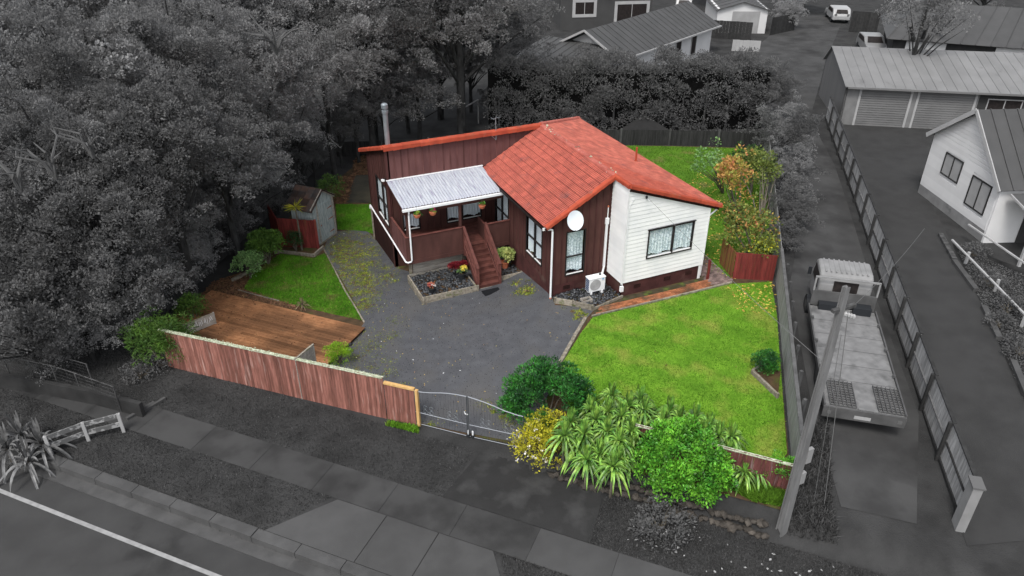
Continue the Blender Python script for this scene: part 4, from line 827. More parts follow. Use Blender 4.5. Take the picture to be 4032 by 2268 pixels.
MB().tube([dc-dv*.36+dnr*.05, dc-dv*.40+dnr*.18, dc-dv*.34+dnr*.40], .014, 5).build('feed_arm', K['metal'], DS); q = dc-dv*.34+dnr*.40
MB().tube([q-dnr*.04, q+dnr*.06], .035, 8).build('receiver', K['wpl'], DS)
# ------------------------------------------------------------------ brick path
def bricks(root, x0, y0_, nx_, ny_, m, keep, bl=.235, bw=.115, dz=.02):
    me_ = MB().box(0,0,-.03,bl-.012,bw-.012,.03).mesh('brick', m)
    for j in range(ny_):
        for i in range(nx_):
            x = x0+bl*i-(bl/2 if j%2 else 0); y = y0_+bw*j
            if keep(x+bl/2, y+bw/2): o = link('brick', me_, root, (x,y,h(x+.1,y+.05)+dz+random.uniform(-.004,.006)), Matrix.Rotation(random.uniform(-.02,.02),3,'Z') @ Matrix.Rotation(random.uniform(-.01,.01),3,'X'))
BR = empty('brick_path', (4,-1.8,0), 'narrow orange brick path along the white end wall', 'path')
bricks(BR, .98, -2.06, 25, 5, K['brick'], lambda x, y: x < 6.75 and y > -2.08 and (y < -1.55 or (x > 5.6) or (x+y*3 > 2.0)) and not (x < 1.3 and y > -1.9+.0))
BR2 = empty('brick_path', (7.4,-.2,0), 'mauve grey brick paving rounding the right corner of the house', 'path')
bricks(BR2, 6.80, -2.06, 7, 36, K['brick_g'], lambda x, y: (x > 6.72 and x < 7.74+.13*(y+2)) and (x > 6.9 or y < -1.3 or y > -.9))
sheet('path_bed', [V(p+(0,)) for p in [(.9,-2.08),(7.72,-2.08),(8.2,2.2),(6.66,2.2),(6.66,-1.25),(2.65,-1.25),(1.0,-1.7)]], mat('path_sand', (.075,.060,.040), (.045,.042,.022), .95, 3, bump=.5, c3=(.10,.14,.03), sc3=2, f3=(.55,.7)), .014)
BPOST = MB().box(6.80,-1.50,-.1,6.89,-1.41,1.02).build('timber_post', K['redfence2'], None, label='red brown timber post at the right corner of the white wall', cat='post')
# ------------------------------------------------------------------ small red fence right
RF = empty('paling_fence', G3(8.6,-2.2), 'short red paling fence closing the gap beside the mauve paving', 'fence')
ra, rb = V((7.92,-1.80,0)), V((9.42,-2.68,0)); rt = zrow(ra.x, ra.y, 998)
palings(RF, ra, rb, 1.2, .125, K['redfence2'], top=lambda t: rt-.05*t); MB().bar(ra+Z*(rt+.01)+V((0,.03,0)), rb+Z*(rt-.04)+V((0,.03,0)), .06, .04).build('capping', K['redfence2'], RF)
RG = empty('garden_gate', G3(8.15,-1), 'open red slatted garden gate standing beside the mauve paving', 'gate')
rc_ = V((8.25,-.42,0)); palings(RG, ra+V((-.02,.04,0)), rc_, 1.2, .105, mat('mossy_red_paling', (.19,.06,.04), (.15,.12,.03), .85, 5, (3,3,.4), .3, 25, rnd='obj', ramt=.3, fac=(.4,.6)), gap=.03, top=lambda t: rt+.02)
for zz in (.25,.95): MB().bar(ra+V((.03,.06,zz)), rc_+V((.03,0,zz)), .04, .08).build('fence_rail', K['redfence2'], RG)
# ------------------------------------------------------------------ shed, its fence and bed
SHD = empty('garden_shed', (-7.35,11.2,-1.05), 'small pale weathered shed with shingle roof and strap hinged door', 'shed')
s0v, s1v = V((-7.78,10.60,0)), V((-6.60,11.73,0)); sdv = (s1v-s0v).normalized(); sW = (s1v-s0v).length; sb = V((-sdv.y,sdv.x,0)); ze, za_ = 1.12, 1.72
def SP(s, n, z): return V((s0v.x,s0v.y,0))+sdv*s+sb*n+Z*z
MB().prism([SP(0,0,-1.1),SP(sW,0,-1.1),SP(sW,0,ze),SP(sW/2,0,za_-.05),SP(0,0,ze)], sb*.04).build('front_wall', K['shed_w'], SHD)
MB().par(SP(sW-.04,.04,-1.1), sdv*.04, sb*1.3, Z*(ze+1.1)).build('side_wall', K['shed_w'], SHD); MB().par(SP(0,.04,-1.1), sdv*.04, sb*1.3, Z*(ze+1.1)).build('side_wall', K['shed_w'], SHD)
MB().prism([SP(0,1.3,-1.1),SP(sW,1.3,-1.1),SP(sW,1.3,ze),SP(sW/2,1.3,za_-.05),SP(0,1.3,ze)], sb*.04).build('rear_wall', K['shed_w'], SHD)
dr = MB().par(SP(.34,-.03,-.95), sdv*1.12, sb*.03, Z*1.95).build('door', K['shed_w'], SHD)
for z in (.60,.0,-.70): MB().prism([SP(1.44,-.036,z-.035),SP(1.44,-.036,z+.035),SP(1.05,-.036,z+.008),SP(1.05,-.036,z-.008)], -sb*.006).build('hinge', K['rust'], dr)
MB().box(*(SP(.42,-.06,-.05)-V((.015,.015,.04))), *(SP(.42,-.06,-.05)+V((.015,.015,.04)))).build('handle', K['rust'], dr)
for a, b in (((0,ze),(sW/2,za_-.03)),((sW,ze),(sW/2,za_-.03))): MB().bar(SP(a[0]+(-.26 if a[0]==0 else .16),-.05,a[1]-.10), SP(b[0],-.05,b[1]), .03, .13).build('bargeboard', K['skirt'], SHD)
MB().par(SP(sW-.09,-.045,-1.1), sdv*.11, sb*.045, Z*(ze+1.05)).build('corner_trim', K['skirt'], SHD); MB().par(SP(.24,-.045,-1.1), sdv*.08, sb*.045, Z*(ze+1.3)).build('corner_trim', K['skirt'], SHD); MB().par(SP(.0,-.07,-1.1), sdv*sW, sb*.07, Z*.13).build('base_board', K['grey_wood'], SHD)
for side in (0, 1):
    e = SP(-.30,-.12,ze-.16) if side == 0 else SP(sW+.20,-.12,ze-.10); r_ = SP(sW/2,-.12,za_+.01); wv = (r_-e); nr_ = (wv.cross(sb) if side == 1 else sb.cross(wv)).normalized()
    if nr_.z < 0: nr_ = -nr_
    MB().par(e-nr_*.03, wv, sb*1.6, nr_*.03).build('roof_board', K['brown_dk'], SHD)
    for r in range(4):
        for c in range(4): MB().par(e+wv*(r/4)+sb*(.4*c+.005)+nr_*(.004), wv*.27, sb*.39, nr_*.018).build('shingle', K['shed_t'], SHD) if True else None
for o in [o for o in COL.objects if o.name.startswith('shingle')]: pass
RS = empty('paling_fence', G3(-8.6,11), 'dark red paling fence beside the pale shed', 'fence')
palings(RS, (-7.84,10.28,0), (-9.45,11.30,0), 1.5, .20, K['redfence2'], top=lambda t: .50); MB().box(-7.88,10.22,-1.1,-7.76,10.34,.58).build('fence_post', K['redfence2'], RS)
RS2 = empty('paling_fence', G3(-9.6,12.3), 'return of the dark red fence running behind the variegated shrub', 'fence'); palings(RS2, (-9.47,11.32,0), (-9.65,13.5,0), 1.4, .20, K['redfence2'], top=lambda t: .45)
# ------------------------------------------------------------------ pots and baskets
def pot(x, y, z, r, hh, m, label, cat='plant pot'):
    e = empty('plant_pot', (x,y,z), label, cat)
    MB().lathe((x,y,z), [(r*.68,0),(r*.95,hh*.85),(r*1.08,hh*.86),(r*1.08,hh),(r*.93,hh),(r*.90,hh*.80)], 16).build('pot', m, e, smooth=False); MB().lathe((x,y,z), [(r*.90,hh*.78),(.01,hh*.84)], 12, True).build('potting_soil', K['soil'], e); return e
def tuft(e, C, R, n, sz, m, name='foliage', squash=.8, rc=.1, per=9000, asp=.5): crown(name, C, R, n, rc, per, sz, m, e, asp, squash, .3, 4, .2, .6)
e = pot(-2.72,3.55,-.37,.20,.34,K['blackp'],'black pot of crimson leaves and yellow flowers on the pebbles by the stairs')
tuft(e, (-2.95,3.72,.18), .26, 16, .085, LG['redl']); tuft(e, (-2.55,3.80,.16), .20, 12, .085, LG['redl']); tuft(e, (-2.72,3.5,.08), .20, 12, .06, LG['pale']); tuft(e, (-2.68,3.42,.14), .24, 12, .055, LG['yfl'], 'flower', rc=.05, per=16000, asp=.9); MB().tube([(-2.72,3.55,-.1),(-2.8,3.6,.2)], .015, 5).build('stem', K['bark'], e)
e = pot(-4.33,2.98,-.37,.17,.26,K['blackp'],'small black pot with pink and white flowers at the planter corner')
tuft(e, (-4.33,2.98,.02), .14, 10, .05, LG['pink'], rc=.06); tuft(e, (-4.28,2.92,.0), .13, 5, .04, LG['wfl'], 'flower', rc=.03, per=20000, asp=.9); tuft(e, (-4.40,3.0,.03), .11, 5, .04, LG['mag'], 'flower', rc=.03, per=20000, asp=.9)
e = pot(-.52,3.75,-.40,.19,.36,K['terra'],'terracotta pot with large variegated leaves right of the stairs')
tuft(e, (-.50,3.75,.28), .38, 24, .12, LG['varieg'], rc=.11, per=5200, asp=.8); stems((-.52,3.75,-.1), [(-.7,3.8,.3),(-.3,3.7,.35),(-.5,3.9,.4),(-.2,3.8,.3)], .014, K['bark'], e, 'stem')
for (u, v, fm, lab) in ((1642,849,'glossy','left hanging terracotta basket with trailing yellow flowers'),(1704,838,'mag','middle hanging terracotta basket with purple flowers'),(1898,812,'redl','right hanging terracotta basket with red flowers, nearest the sliding door')):
    A_, B_ = V((-5,4.25,0)), V((0,4.25,0)); c = onpl(u, v, A_, B_); e = empty('hanging_basket', c-Z*.1, lab, 'hanging basket', 'hanging terracotta baskets under the veranda roof')
    MB().lathe(c-Z*.12, [(.05,0),(.12,.05),(.15,.15),(.165,.17),(.15,.18),(.13,.15)], 14).build('bowl', K['terra'], e)
    hk = MB(); [hk.tube([c+V((.13*math.cos(t),.13*math.sin(t),.06)), c+V((0,0,.42))], .003, 3) for t in (0,2.1,4.2)]; hk.tube([c+V((0,0,.42)), V((c.x,4.26,3.05))], .004, 3); hk.build('hanger', K['wire'], e)
    tuft(e, c+Z*.11, .12, 9, .05, LG['light'], rc=.06); tuft(e, c+V((.04,-.03,.15)), .08, 4, .035, LG[fm if fm != 'glossy' else 'yfl'], 'flower', rc=.035, per=16000, asp=.9)
    if fm == 'glossy': tuft(e, c+V((.16,-.02,-.02)), .09, 6, .045, LG['glossy'], 'trailing_stem', rc=.05)
cr_ = empty('timber_crate', (1.05,-1.05,.12), 'open weathered timber crate on the black pebbles', 'crate')
for p in ((.80,-1.22,1.25,-1.19),(.80,-.98,1.25,-.95)): MB().box(p[0],p[1],.10,p[2],p[3],.27).build('board', K['skirt'], cr_)
for p in ((.80,-1.19,.83,-.98),(1.22,-1.19,1.25,-.98)): MB().box(p[0],p[1],.10,p[2],p[3],.27).build('board', K['skirt'], cr_)
MB().box(.83,-1.19,.10,1.22,-.98,.16).build('potting_soil', K['soil'], cr_)
# ------------------------------------------------------------------ garden plants
bush('round_shrub','tall round glossy dark green shrub beside the driveway gate','shrub', at(2160,1585,.30), 1.36, LG['glossy'], .12, 120, .30, 900, 1.0, rnd=.5, up=.5, asp=.34)
cm_ = bush('flowering_shrub','yellow green shrub dotted with white flowers at the gate end','shrub', at(2142,1745,.15), .80, LG['yel'], .085, 60, .24, 900, .95, rnd=.7, jag=.3)
CF = clumps_leaves([((c[0],c[1],c[2]),.07) for c, _ in blob_clumps(.84, 30, .1, .95, 0, .92)], 1500, .07, .95, .3, .9) + np.array(at(2128,1750,.15)); link('flower', quads_mesh('flower', CF-np.array(WL[cm_]), LG['wfl']), cm_, WL[cm_])
bush('round_shrub','broad fresh green round shrub in front of the strap leaved plants','shrub', at(2690,1822,.50), 1.26, LG['light'], .105, 120, .30, 950, .9, rnd=.75, up=.5, asp=.55)
bush('conifer_shrub','small lime green feathery shrub at the deck corner','shrub', at(1330,1398,-.25), .42, LG['lime'], .07, 46, .14, 4200, .95, rnd=.4, up=.7, asp=.25, jag=.3)
bush('shrub','small dark green shrub in the raised corner bed','shrub', at(3012,1425,.40), .42, LG['glossy'], .07, 40, .15, 4000, 1.1, rnd=.5)
bush('shrub','small leafy green shrub at the right end of the low front fence','shrub', at(3075,1850,.5), .42, LG['light'], .07, 26, .15, 3500, 1.1)
bb = bush('bamboo_clump','dense green bamboo clump over the left end of the red fence','bamboo', at(632,1350,.30), 1.02, LG['bamboo'], .17, 80, .34, 520, .95, rnd=.55, up=-.15, asp=.17, jag=.3, shell=.6)
bush('bamboo_clump','smaller bamboo tuft behind the painted timber screen','bamboo', at(752,1215,-.1), .48, LG['bamboo'], .15, 34, .22, 1300, 1, rnd=.55, up=0, asp=.17)
bush('variegated_shrub','pale variegated shrub at the left of the red shed fence','shrub', at(1045,968,.0), .72, LG['bamboo'], .10, 60, .26, 900, .8, asp=.6)
bush('variegated_shrub','pale leafy shrub leaning over the log edging','shrub', at(975,1038,-.2), .60, LG['pale'], .09, 40, .24, 1000, .8, asp=.6)
bush('shrub','thin dark shrub in front of the red shed fence','shrub', at(1160,945,-.4), .38, LG['dk'], .07, 22, .16, 2600, 1.2)
bush('shrub','olive green shrub beside the leaf strip behind the shed','shrub', at(1292,745,-.2), .7, LG['bamboo'], .11, 40, .25, 900, 1.1, asp=.3)
def straps(name, label, cat, base, Cz, n, ln, wd, m, group=None, elev=(.2,1.3), stem=True, rad=.05, obj_leaves=True):
    base = V(base); top = V((base.x, base.y, Cz)); r = empty(name, (base.x,base.y,h(base.x,base.y)), label, cat, group)
    if stem: MB().tube([V((base.x,base.y,h(base.x,base.y)-.03)), top], [.045,.03], 6).build('stem', K['bark'], r)
    for i in range(n):
        t = (i+.5)/n; el = elev[0] + (elev[1]-elev[0])*t; k = min(3, int(t*4)); a = i*2.39996+random.uniform(-.2,.2)
        me_ = STRAP[(m,k)]; s = ln*random.uniform(.85,1.12)*(1-.25*t)
        o = link('leaf', me_, r, top+V((0,0,-.10*(1-t))), Matrix.Rotation(a,3,'Z')); o.scale = (s, s*wd/ln*10*.1*10*.1 if False else s, s)
    return r
STRAP = {}
def mkstrap(m, aspw):
    mm = bpy.data.materials.get('leafobj_'+m)
    for k, (rise, droop) in enumerate(((.10,1.05),(.45,.95),(.80,.75),(1.10,.15))):
        mb = MB(); n = 6
        for j in range(n+1):
            t = j/n; wd = aspw*(math.sin(math.pi*min(1,.12+t*.88))**.6)*.5 + .002; ang = math.radians(18+rise*55); x = t*math.cos(ang) + .0; z = t*math.sin(ang)*1.0 - droop*t*t*.95; x = x + .18*t*(1-t)
            mb.v += [V((x,-wd,z+.18*wd)), V((x,0,z-.12*wd*2)), V((x,wd,z+.18*wd))]
            if j: a = 3*j; mb.f += [(a-3,a-2,a+1,a),(a-2,a-1,a+2,a+1)]
        STRAP[(m,k)] = mb.mesh('leaf', MS[m])
MS = dict(strap=mat('strap_leaf', (.22,.40,.065), (.060,.155,.026), .4, 5, rnd='obj', ramt=.55, trans=.08, hue=.015, spec=.45), flax=mat('flax_leaf', g(.20), g(.09), .45, 5, rnd='obj', ramt=.4, spec=.4), dry=mat('dry_leaf', (.26,.21,.13), (.14,.10,.06), .8, 5, rnd='obj', ramt=.4))
mkstrap('strap', .092); mkstrap('flax', .075); mkstrap('dry', .06)
ROS = [(950,430),(1180,462),(1215,545),(920,560),(820,625),(1030,600),(1420,560),(1370,645),(1630,620),(775,545),(612,650),(720,745),(910,720),(1110,720),(1010,800),(850,905),(1010,950),(745,950),(1740,680),(1820,760),(1925,765),(1895,905),(2030,1050),(2130,1030),(680,850),(1090,520),(1500,620),(1130,850)]
ROS += [(1070,905),(560,760),(960,1010),(1690,740)]
RL = ['tallest strap leaved plant against the lawn','strap leaved plant at the middle top of the clump','strap leaved plant with yellowing tips below the top middle','strap leaved plant left of the clump centre','strap leaved plant next to the dark round shrub base','strap leaved plant just behind the clump centre','strap leaved plant at the lawn edge right of centre','strap leaved plant tucked behind the fresh green shrub top','strap leaved plant directly above the fresh green shrub','strap leaved plant touching the dark round shrub','strap leaved plant beside the white flowered shrub','low strap leaved plant right of the white flowered shrub','strap leaved plant in the heart of the clump','strap leaved plant left of the fresh green shrub','front strap leaved plant over the stone wall','drooping strap leaved plant above the rocks','lowest strap leaved plant over the stone wall middle','low front strap leaved plant near the white flowers','strap leaved plant right behind the fresh green shrub','strap leaved plant between green shrub and lawn','right end strap leaved plant of the main clump','drooping strap leaved plant at the clump right side','left one of the two separate strap leaved plants by the low fence','right one of the two separate strap leaved plants by the low fence','strap leaved plant between white flowers and rocks','strap leaved plant behind the top pair','strap leaved plant between two lawn edge plants','strap leaved plant hugging the green shrub left side','low strap leaved plant just left of the green shrub over the rocks','strap leaved plant half under the white flowered shrub','lowest drooping strap leaved plant touching the rocks','strap leaved plant behind the green shrub top right']
for i, (a, b) in enumerate(ROS):
    u, v = 1950+a*.4831, 1350+b*.4831; low = v > 1760; z = (.50 if low else .85) + random.uniform(-.06,.06)
    if i in (22,23): z = .35
    c = at(u, v, z); straps('strap_plant', RL[i], 'plant', c, z, 64, .84 if i not in (22,23) else .70, 1, 'strap', 'strap leaved plants along the front boundary')
dg = gp(1192,1212); straps('dry_grass_clump', 'dry brown strap grass clump at the deck edge of the left lawn', 'plant', dg, dg.z+.22, 34, .55, 1, 'dry', stem=True)
fxp = gp(110,1880)
for i, (du_, dv_, zz) in enumerate(((0,-60,.75),(-60,-20,.6),(70,-50,.7),(20,20,.5))):
    c = gp(110+du_, 1840+dv_); straps('flax_bush', ['pale grey flax bush at the road corner, main crown','left flank of the pale grey flax at the frame edge','flax crown nearest the white rails','front flax crown over the kerb'][i], 'plant', c, c.z+zz, 26, 1.35, 1, 'flax', 'pale flax clump by the road', stem=True)
# weeds at the front right
blades('weeds', [tuple(gp(*p)[:2]) for p in ((2890,1880),(3090,1830),(3090,2000),(2960,1975),(2880,1930))], 5000, .22, .05, K['blade_b'], 'rough green weeds at the right end of the stone wall')
blades('weeds', [(-8.3,-4.05),(-7.45,-4.8),(-7.55,-5.05),(-8.45,-4.2)], 900, .12, .05, K['blade'], 'grass strip below the short red fence panel')
# stone wall
SW = empty('stone_wall', (-1.3,-10.6,-.6), 'low rough stone wall under the strap leaved plants', 'wall')
def rockm():
    bm = bmesh.new(); bmesh.ops.create_icosphere(bm, subdivisions=1, radius=1)
    for v in bm.verts: v.co *= random.uniform(.75,1.15); v.co.z *= .7
    me_ = bpy.data.meshes.new('stone'); bm.to_mesh(me_); bm.free(); me_.materials.append(K['rock']); return me_
RK = [rockm() for _ in range(5)]
for i in range(80):
    s = 5.0-4.9+ .1 + (i%40)*.165*1.0; lv = i//40; p = sq(3.0+s*1.0-.0+random.uniform(-.05,.05), -9.12+.16*lv+random.uniform(-.05,.05))
    o = link('stone', random.choice(RK), SW, (p.x,p.y,-.62+.22*lv+random.uniform(-.04,.04)), Matrix.Rotation(random.uniform(0,6),3,'Z')); k = random.uniform(.10,.17); o.scale = (k*1.25,k,k)
LF = empty('paling_fence', (-1.2,-10.2,0), 'low dark red paling fence with white capping behind the strap plants', 'fence')
la, lb = sq(5.2,-7.72), sq(10.2,-7.72); lt = .98
palings(LF, la, lb, 1, .11, mat('dull_red_paling', (.15,.055,.050), (.09,.036,.034), .85, 5, (3,3,.35), .35, 25, rnd='obj', ramt=.3, c3=(.22,.16,.15), sc3=3.4, f3=(.58,.72)), top=lambda t: lt)
MB().bar(la+Z*(lt+.02), lb+Z*(lt+.02), .09, .04).build('capping', K['lichen'], LF)
# right boundary fence
RB = empty('paling_fence', G3(5.9,-7.1), 'long pale grey paling fence between the lawn and the truck driveway', 'fence')
pg = mat('pale_grey_paling', g(.40), g(.30), .85, 4, (3,3,.4), .2, 25, rnd='obj', ramt=.10)
palings(RB, (2.15,-12.05,0), (9.62,-2.62,0), 1.5, .15, pg, jag=.008); palings(RB, (9.62,-2.62,0), (20.3,10.9,0), 1.5, .15, pg, jag=.008)
MB().bar((2.15,-12.05,1.42),(9.62,-2.62,1.52),.12,.03).build('capping', mat('grey_capping', g(.16), g(.11), .9, 3), RB)
for i in range(8):
    t = i/8; p = V((2.25+7.4*t,-12.05+9.35*t,0)); MB().box(p.x+.02,p.y-.10,h(p.x,p.y)-.1,p.x+.12,p.y,1.60).build('fence_post', K['gbark'], RB)
# back fence
bfm = mat('grey_paling', g(.050), g(.032), .9, 4, (3,3,.4), .2, 25, rnd='obj', ramt=.2)
BF = empty('paling_fence', (5,18,-.5), 'dark paling fence along the back boundary under the hedge', 'fence'); palings(BF, (-4.2,22.9,0), (20.3,10.6,0), 1.0, .15, bfm, jag=.01)
for i in range(10): t = i/9; x, y = -4.2+24.4*t, 22.85-12.25*t; MB().box(x,y-.12,h(x,y),x+.1,y-.02,h(x,y)+1.12).build('fence_post', K['gbark'], BF)
BF2 = empty('paling_fence', (-12,9,-1), 'dark paling fence along the left boundary beneath the trees', 'fence'); palings(BF2, (-16.2,5.2,0), (-5.0,22.5,0), 1.5, .15, mat('mid_grey_paling', g(.10), g(.07), .9, 4, (3,3,.4), .2, 25, rnd='obj', ramt=.2))
# ------------------------------------------------------------------ power pole and wires
polem = mat('grey_pole', g(.24), g(.17), .85, 3, (2,2,.3), .2, 20, rnd='obj', ramt=.08)
PP_ = empty('power_pole', (.66,-13.38,-.72), 'tall tapered concrete power pole at the right front corner', 'power pole')
px_, py_ = .66, -13.38; zt_ = 7.6; mb = MB()
for (w0, w1, d0, d1, ox) in ((.23,.13,.04,.03,-1),(.23,.13,.04,.03,1)):
    a = [V((px_-w0/2,py_+ox*.10-d0/2,-.9)),V((px_+w0/2,py_+ox*.10-d0/2,-.9)),V((px_+w0/2,py_+ox*.10+d0/2,-.9)),V((px_-w0/2,py_+ox*.10+d0/2,-.9))]
    b = [V((px_-w1/2,py_+ox*.05-d1/2,zt_)),V((px_+w1/2,py_+ox*.05-d1/2,zt_)),V((px_+w1/2,py_+ox*.05+d1/2,zt_)),V((px_-w1/2,py_+ox*.05+d1/2,zt_))]
    n = len(mb.v); mb.v += a+b; mb.f += [(n,n+3,n+2,n+1),(n+4,n+5,n+6,n+7)]+[(n+i,n+(i+1)%4,n+4+(i+1)%4,n+4+i) for i in range(4)]
a = [V((px_-.07,py_-.10,-.9)),V((px_+.07,py_-.10,-.9)),V((px_+.07,py_+.10,-.9)),V((px_-.07,py_+.10,-.9))]; b = [V((px_-.04,py_-.05,zt_)),V((px_+.04,py_-.05,zt_)),V((px_+.04,py_+.05,zt_)),V((px_-.04,py_+.05,zt_))]
n = len(mb.v); mb.v += a+b; mb.f += [(n,n+3,n+2,n+1),(n+4,n+5,n+6,n+7)]+[(n+i,n+(i+1)%4,n+4+(i+1)%4,n+4+i) for i in range(4)]; mb.build('shaft', polem, PP_)
MB().box(px_-.25,py_-.05,6.95,px_+.45,py_+.05,7.03).build('crossarm', K['gbark'], PP_)
for k in range(4): MB().lathe((px_+.12+.10*k,py_-.08,6.80-.05*k), [(.02,0),(.045,.03),(.045,.09),(.02,.12)], 10).build('insulator', mat('insulator_grey', g(.5), None, .4), PP_)
MB().box(px_+.1,py_-.12,2.1,px_+.28,py_-.02,2.6).box(px_+.08,py_-.12,1.35,px_+.24,py_-.02,1.75).build('junction_box', mat('box_grey', g(.34), None, .5), PP_)
def wire(a, b, sag, label, r=.008):
    a, b = V(a), V(b); n = 14; MB().tube([a.lerp(b, i/n)-Z*sag*4*(i/n)*(1-i/n) for i in range(n+1)], r, 4).build('overhead_wire', K['wire'], None, label=label, cat='wire')
wz = zrow(px_, py_, 1445)
wire((3.36,-1.30,4.50), (px_+.1,py_+.1,wz), .12, 'thin service wire from the white gable to the power pole')
ct = empty('cable_entry', (3.36,-1.26,4.35), 'small dark cable entry fitting under the white gable edge', 'fitting'); MB().lathe((3.36,-1.28,4.40), [(.02,0),(.05,.04),(.05,.10),(.02,.14)], 8).build('clamp', K['blackp'], ct)
wire((px_+.3,py_,6.9), at(3640,900,4.5), .2, 'thin wire from the pole top to the neighbouring white house', .005)
wire((px_+.05,py_-.2,6.9), gp(3245,1990), 0, 'straight stay wire running from the pole top down to the drive', .012)
wire((px_-.0,py_-.2,6.4), gp(3205,1975), 0, 'second thinner stay wire left of the first', .007)
# ------------------------------------------------------------------ flatbed truck
tf_ = V((.621,.784,0)); tr_ = V((.784,-.621,0)); tO = V((5.45,-11.45,0)); tz = h(6.5,-9.5)+.01
TRK = empty('flatbed_truck', (tO.x+tf_.x*4,tO.y+tf_.y*4,tz), 'pale grey flatbed truck with worn tray and rear ramps parked in the drive', 'truck')
tp = lambda f, s, z: tO + tf_*f + tr_*s + Z*(tz+z)
def tb(f0,f1,s0_,s1_,z0,z1,nm,m,par_=TRK,mb=None): 
    mb = mb or MB(); mb.par(tp(f0,s0_,z0), tf_*(f1-f0), tr_*(s1_-s0_), Z*(z1-z0)); return mb.build(nm, m, par_)
tm = mat('truck_paint', g(.34), g(.27), .5, 2); tmd = mat('truck_tray_paint', g(.13), g(.09), .6, 2); tbed = mat('worn_tray', g(.27), g(.20), .6, 3.2, (1,1,1), .1, 20, c3=g(.13), sc3=2.2, f3=(.50,.72), det=10)
tb(0,6.35,-1.22,1.22,.82,.90,'tray',tbed)
tb(0,6.35,-1.25,-1.20,.80,1.00,'side_rail',tmd); tb(0,6.35,1.20,1.25,.80,1.00,'side_rail',tmd)
tb(-.06,0,-1.25,1.25,.52,.92,'tail_board',tmd); tb(-.075,-.06,-.28,.22,.60,.72,'number_plate',mat('plate_grey', g(.45), None, .5))
for s in (-1.12,1.02): tb(-.08,-.06,s,s+.12,.66,.78,'tail_lamp',mat('lamp_grey', g(.16), None, .4))
for s0_, s1_ in ((-1.05,-.25),(.42,1.22)):
    mb = MB()
    for i in range(11): mb.par(tp(.05+.13*i,s0_,.93), tf_*.03, tr_*(s1_-s0_), Z*.03)
    for i in range(7): mb.par(tp(.05,s0_+(s1_-s0_)*i/6-.012,.95), tf_*1.35, tr_*.024, Z*.04)
    mb.build('ramp', tmd, TRK)
tb(0,.10,-.2,.4,.905,.95,'tray_strip',tbed)
for f in (1.55,2.5,3.45,4.4,5.35): tb(f,f+.012,-1.19,1.19,.90,.906,'tray_seam',tmd)
for f in (2.0,3.6,5.2):
    for s in (-1.22,1.14): tb(f,f+.12,s,s+.08,.98,1.06,'rope_hook',tmd)
for k in range(3): MB().tube([tp(5.7+.1*k,-.3+.2*k,.95), tp(5.9,.0+.1*k,1.02), tp(6.2,.25,.94), tp(6.3,.5+.1*k,.95)], .02, 5).build('hose', tm, TRK)
tb(1.2,7.6,-.45,.45,.50,.80,'chassis',K['blackp'])
for f in (1.35,2.35,7.3):
    for s in (-1.05,1.05):
        c = tp(f,s,.40); o = MB().tube([c-tr_*.14, c+tr_*.14], .40, 18).build('wheel', K['blackp'], TRK); MB().tube([c-tr_*.15, c+tr_*.15], .20, 12).build('rim', tmd, o)
tb(6.42,6.50,-1.18,1.18,.90,1.55,'headboard',tmd)
for s in (-1.18,1.12): tb(6.42,6.48,s,s+.06,1.55,2.15,'headboard_post',tm)
tb(6.42,6.48,-1.18,1.18,2.12,2.18,'headboard_bar',tm)
tb(6.1,6.4,-.9,-.1,.90,1.15,'tool_box',K['blackp']); tb(6.0,6.4,.35,1.0,.90,1.2,'tool_box',K['blackp'])
cbm = MB(); prof = [(6.62,.55),(6.62,1.75),(6.75,2.12),(7.0,2.22),(7.9,2.22),(8.15,2.08),(8.55,1.35),(8.62,1.2),(8.62,.55)]
cbm.prism([tp(f,-.98,z) for f, z in prof], tr_*1.96); cab_ = cbm.build('cab', tm, TRK)
md = cab_.modifiers.new('b','BEVEL'); md.width = .10; md.segments = 3
for i in range(9): tb(6.85,7.95,-.80+.19*i,-.74+.19*i,2.215,2.235,'roof_rib',tm)
for nm, q in (('rear_window',[tp(6.608,-.45,1.5),tp(6.608,.45,1.5),tp(6.608,.45,1.95),tp(6.608,-.45,1.95)]),): MB().prism(q, -tf_*.012).build(nm, K['alu'], TRK)
MB().prism([tp(7.95,-.85,2.08),tp(7.95,.85,2.08),tp(8.50,.85,1.40),tp(8.50,-.85,1.40)], (tf_*.6+Z*.5)*.10).build('windscreen', K['alu'], TRK)
for s in (-.985,.985): MB().prism([tp(6.95,s,1.40),tp(8.25,s,1.40),tp(8.0,s,2.0),tp(6.95,s,2.0)], tr_*(.012 if s > 0 else -.012)).build('side_window', K['alu'], TRK)
for s in (-1.22,1.10): tb(8.1,8.16,s,s+.14,1.35,1.68,'mirror',K['blackp'])
tb(8.60,8.72,-.95,.95,.45,.65,'bumper',tm)
# ------------------------------------------------------------------ driveway and fence between neighbours
drm = mat('grey_chip_drive', g(.060), g(.048), .85, 1.2, bump=.3, bsc=50, c3=g(.062), sc3=.35, f3=(.5,.7), det=10)
sheet('neighbour_driveway', [V(p+(0,)) for p in [(2.6,-13.6),(4.2,-14.9),(8.2,-11.5),(12.7,-5.3),(22,6.6),(27,14),(40,26),(56,40),(52,43),(37,32),(30,24),(21.2,12),(12.0,-1.2),(9.9,-3.2),(5.0,-9.8)]], mat('grey_worn_drive', g(.090), g(.062), .85, .7, bump=.25, bsc=50, c3=g(.042), sc3=.5, f3=(.5,.7), det=10), .018, .5)
sheet('neighbour_drive_b', [V(p+(0,)) for p in [(4.9,-16),(10,-17.5),(14,-11.2),(16.8,-6.9),(20,-2.9),(24.5,2.8),(36,7.5),(36,10),(30,13.5),(27.8,12.5),(22.5,6.2),(13,-5.7)]], drm, .020, .5)
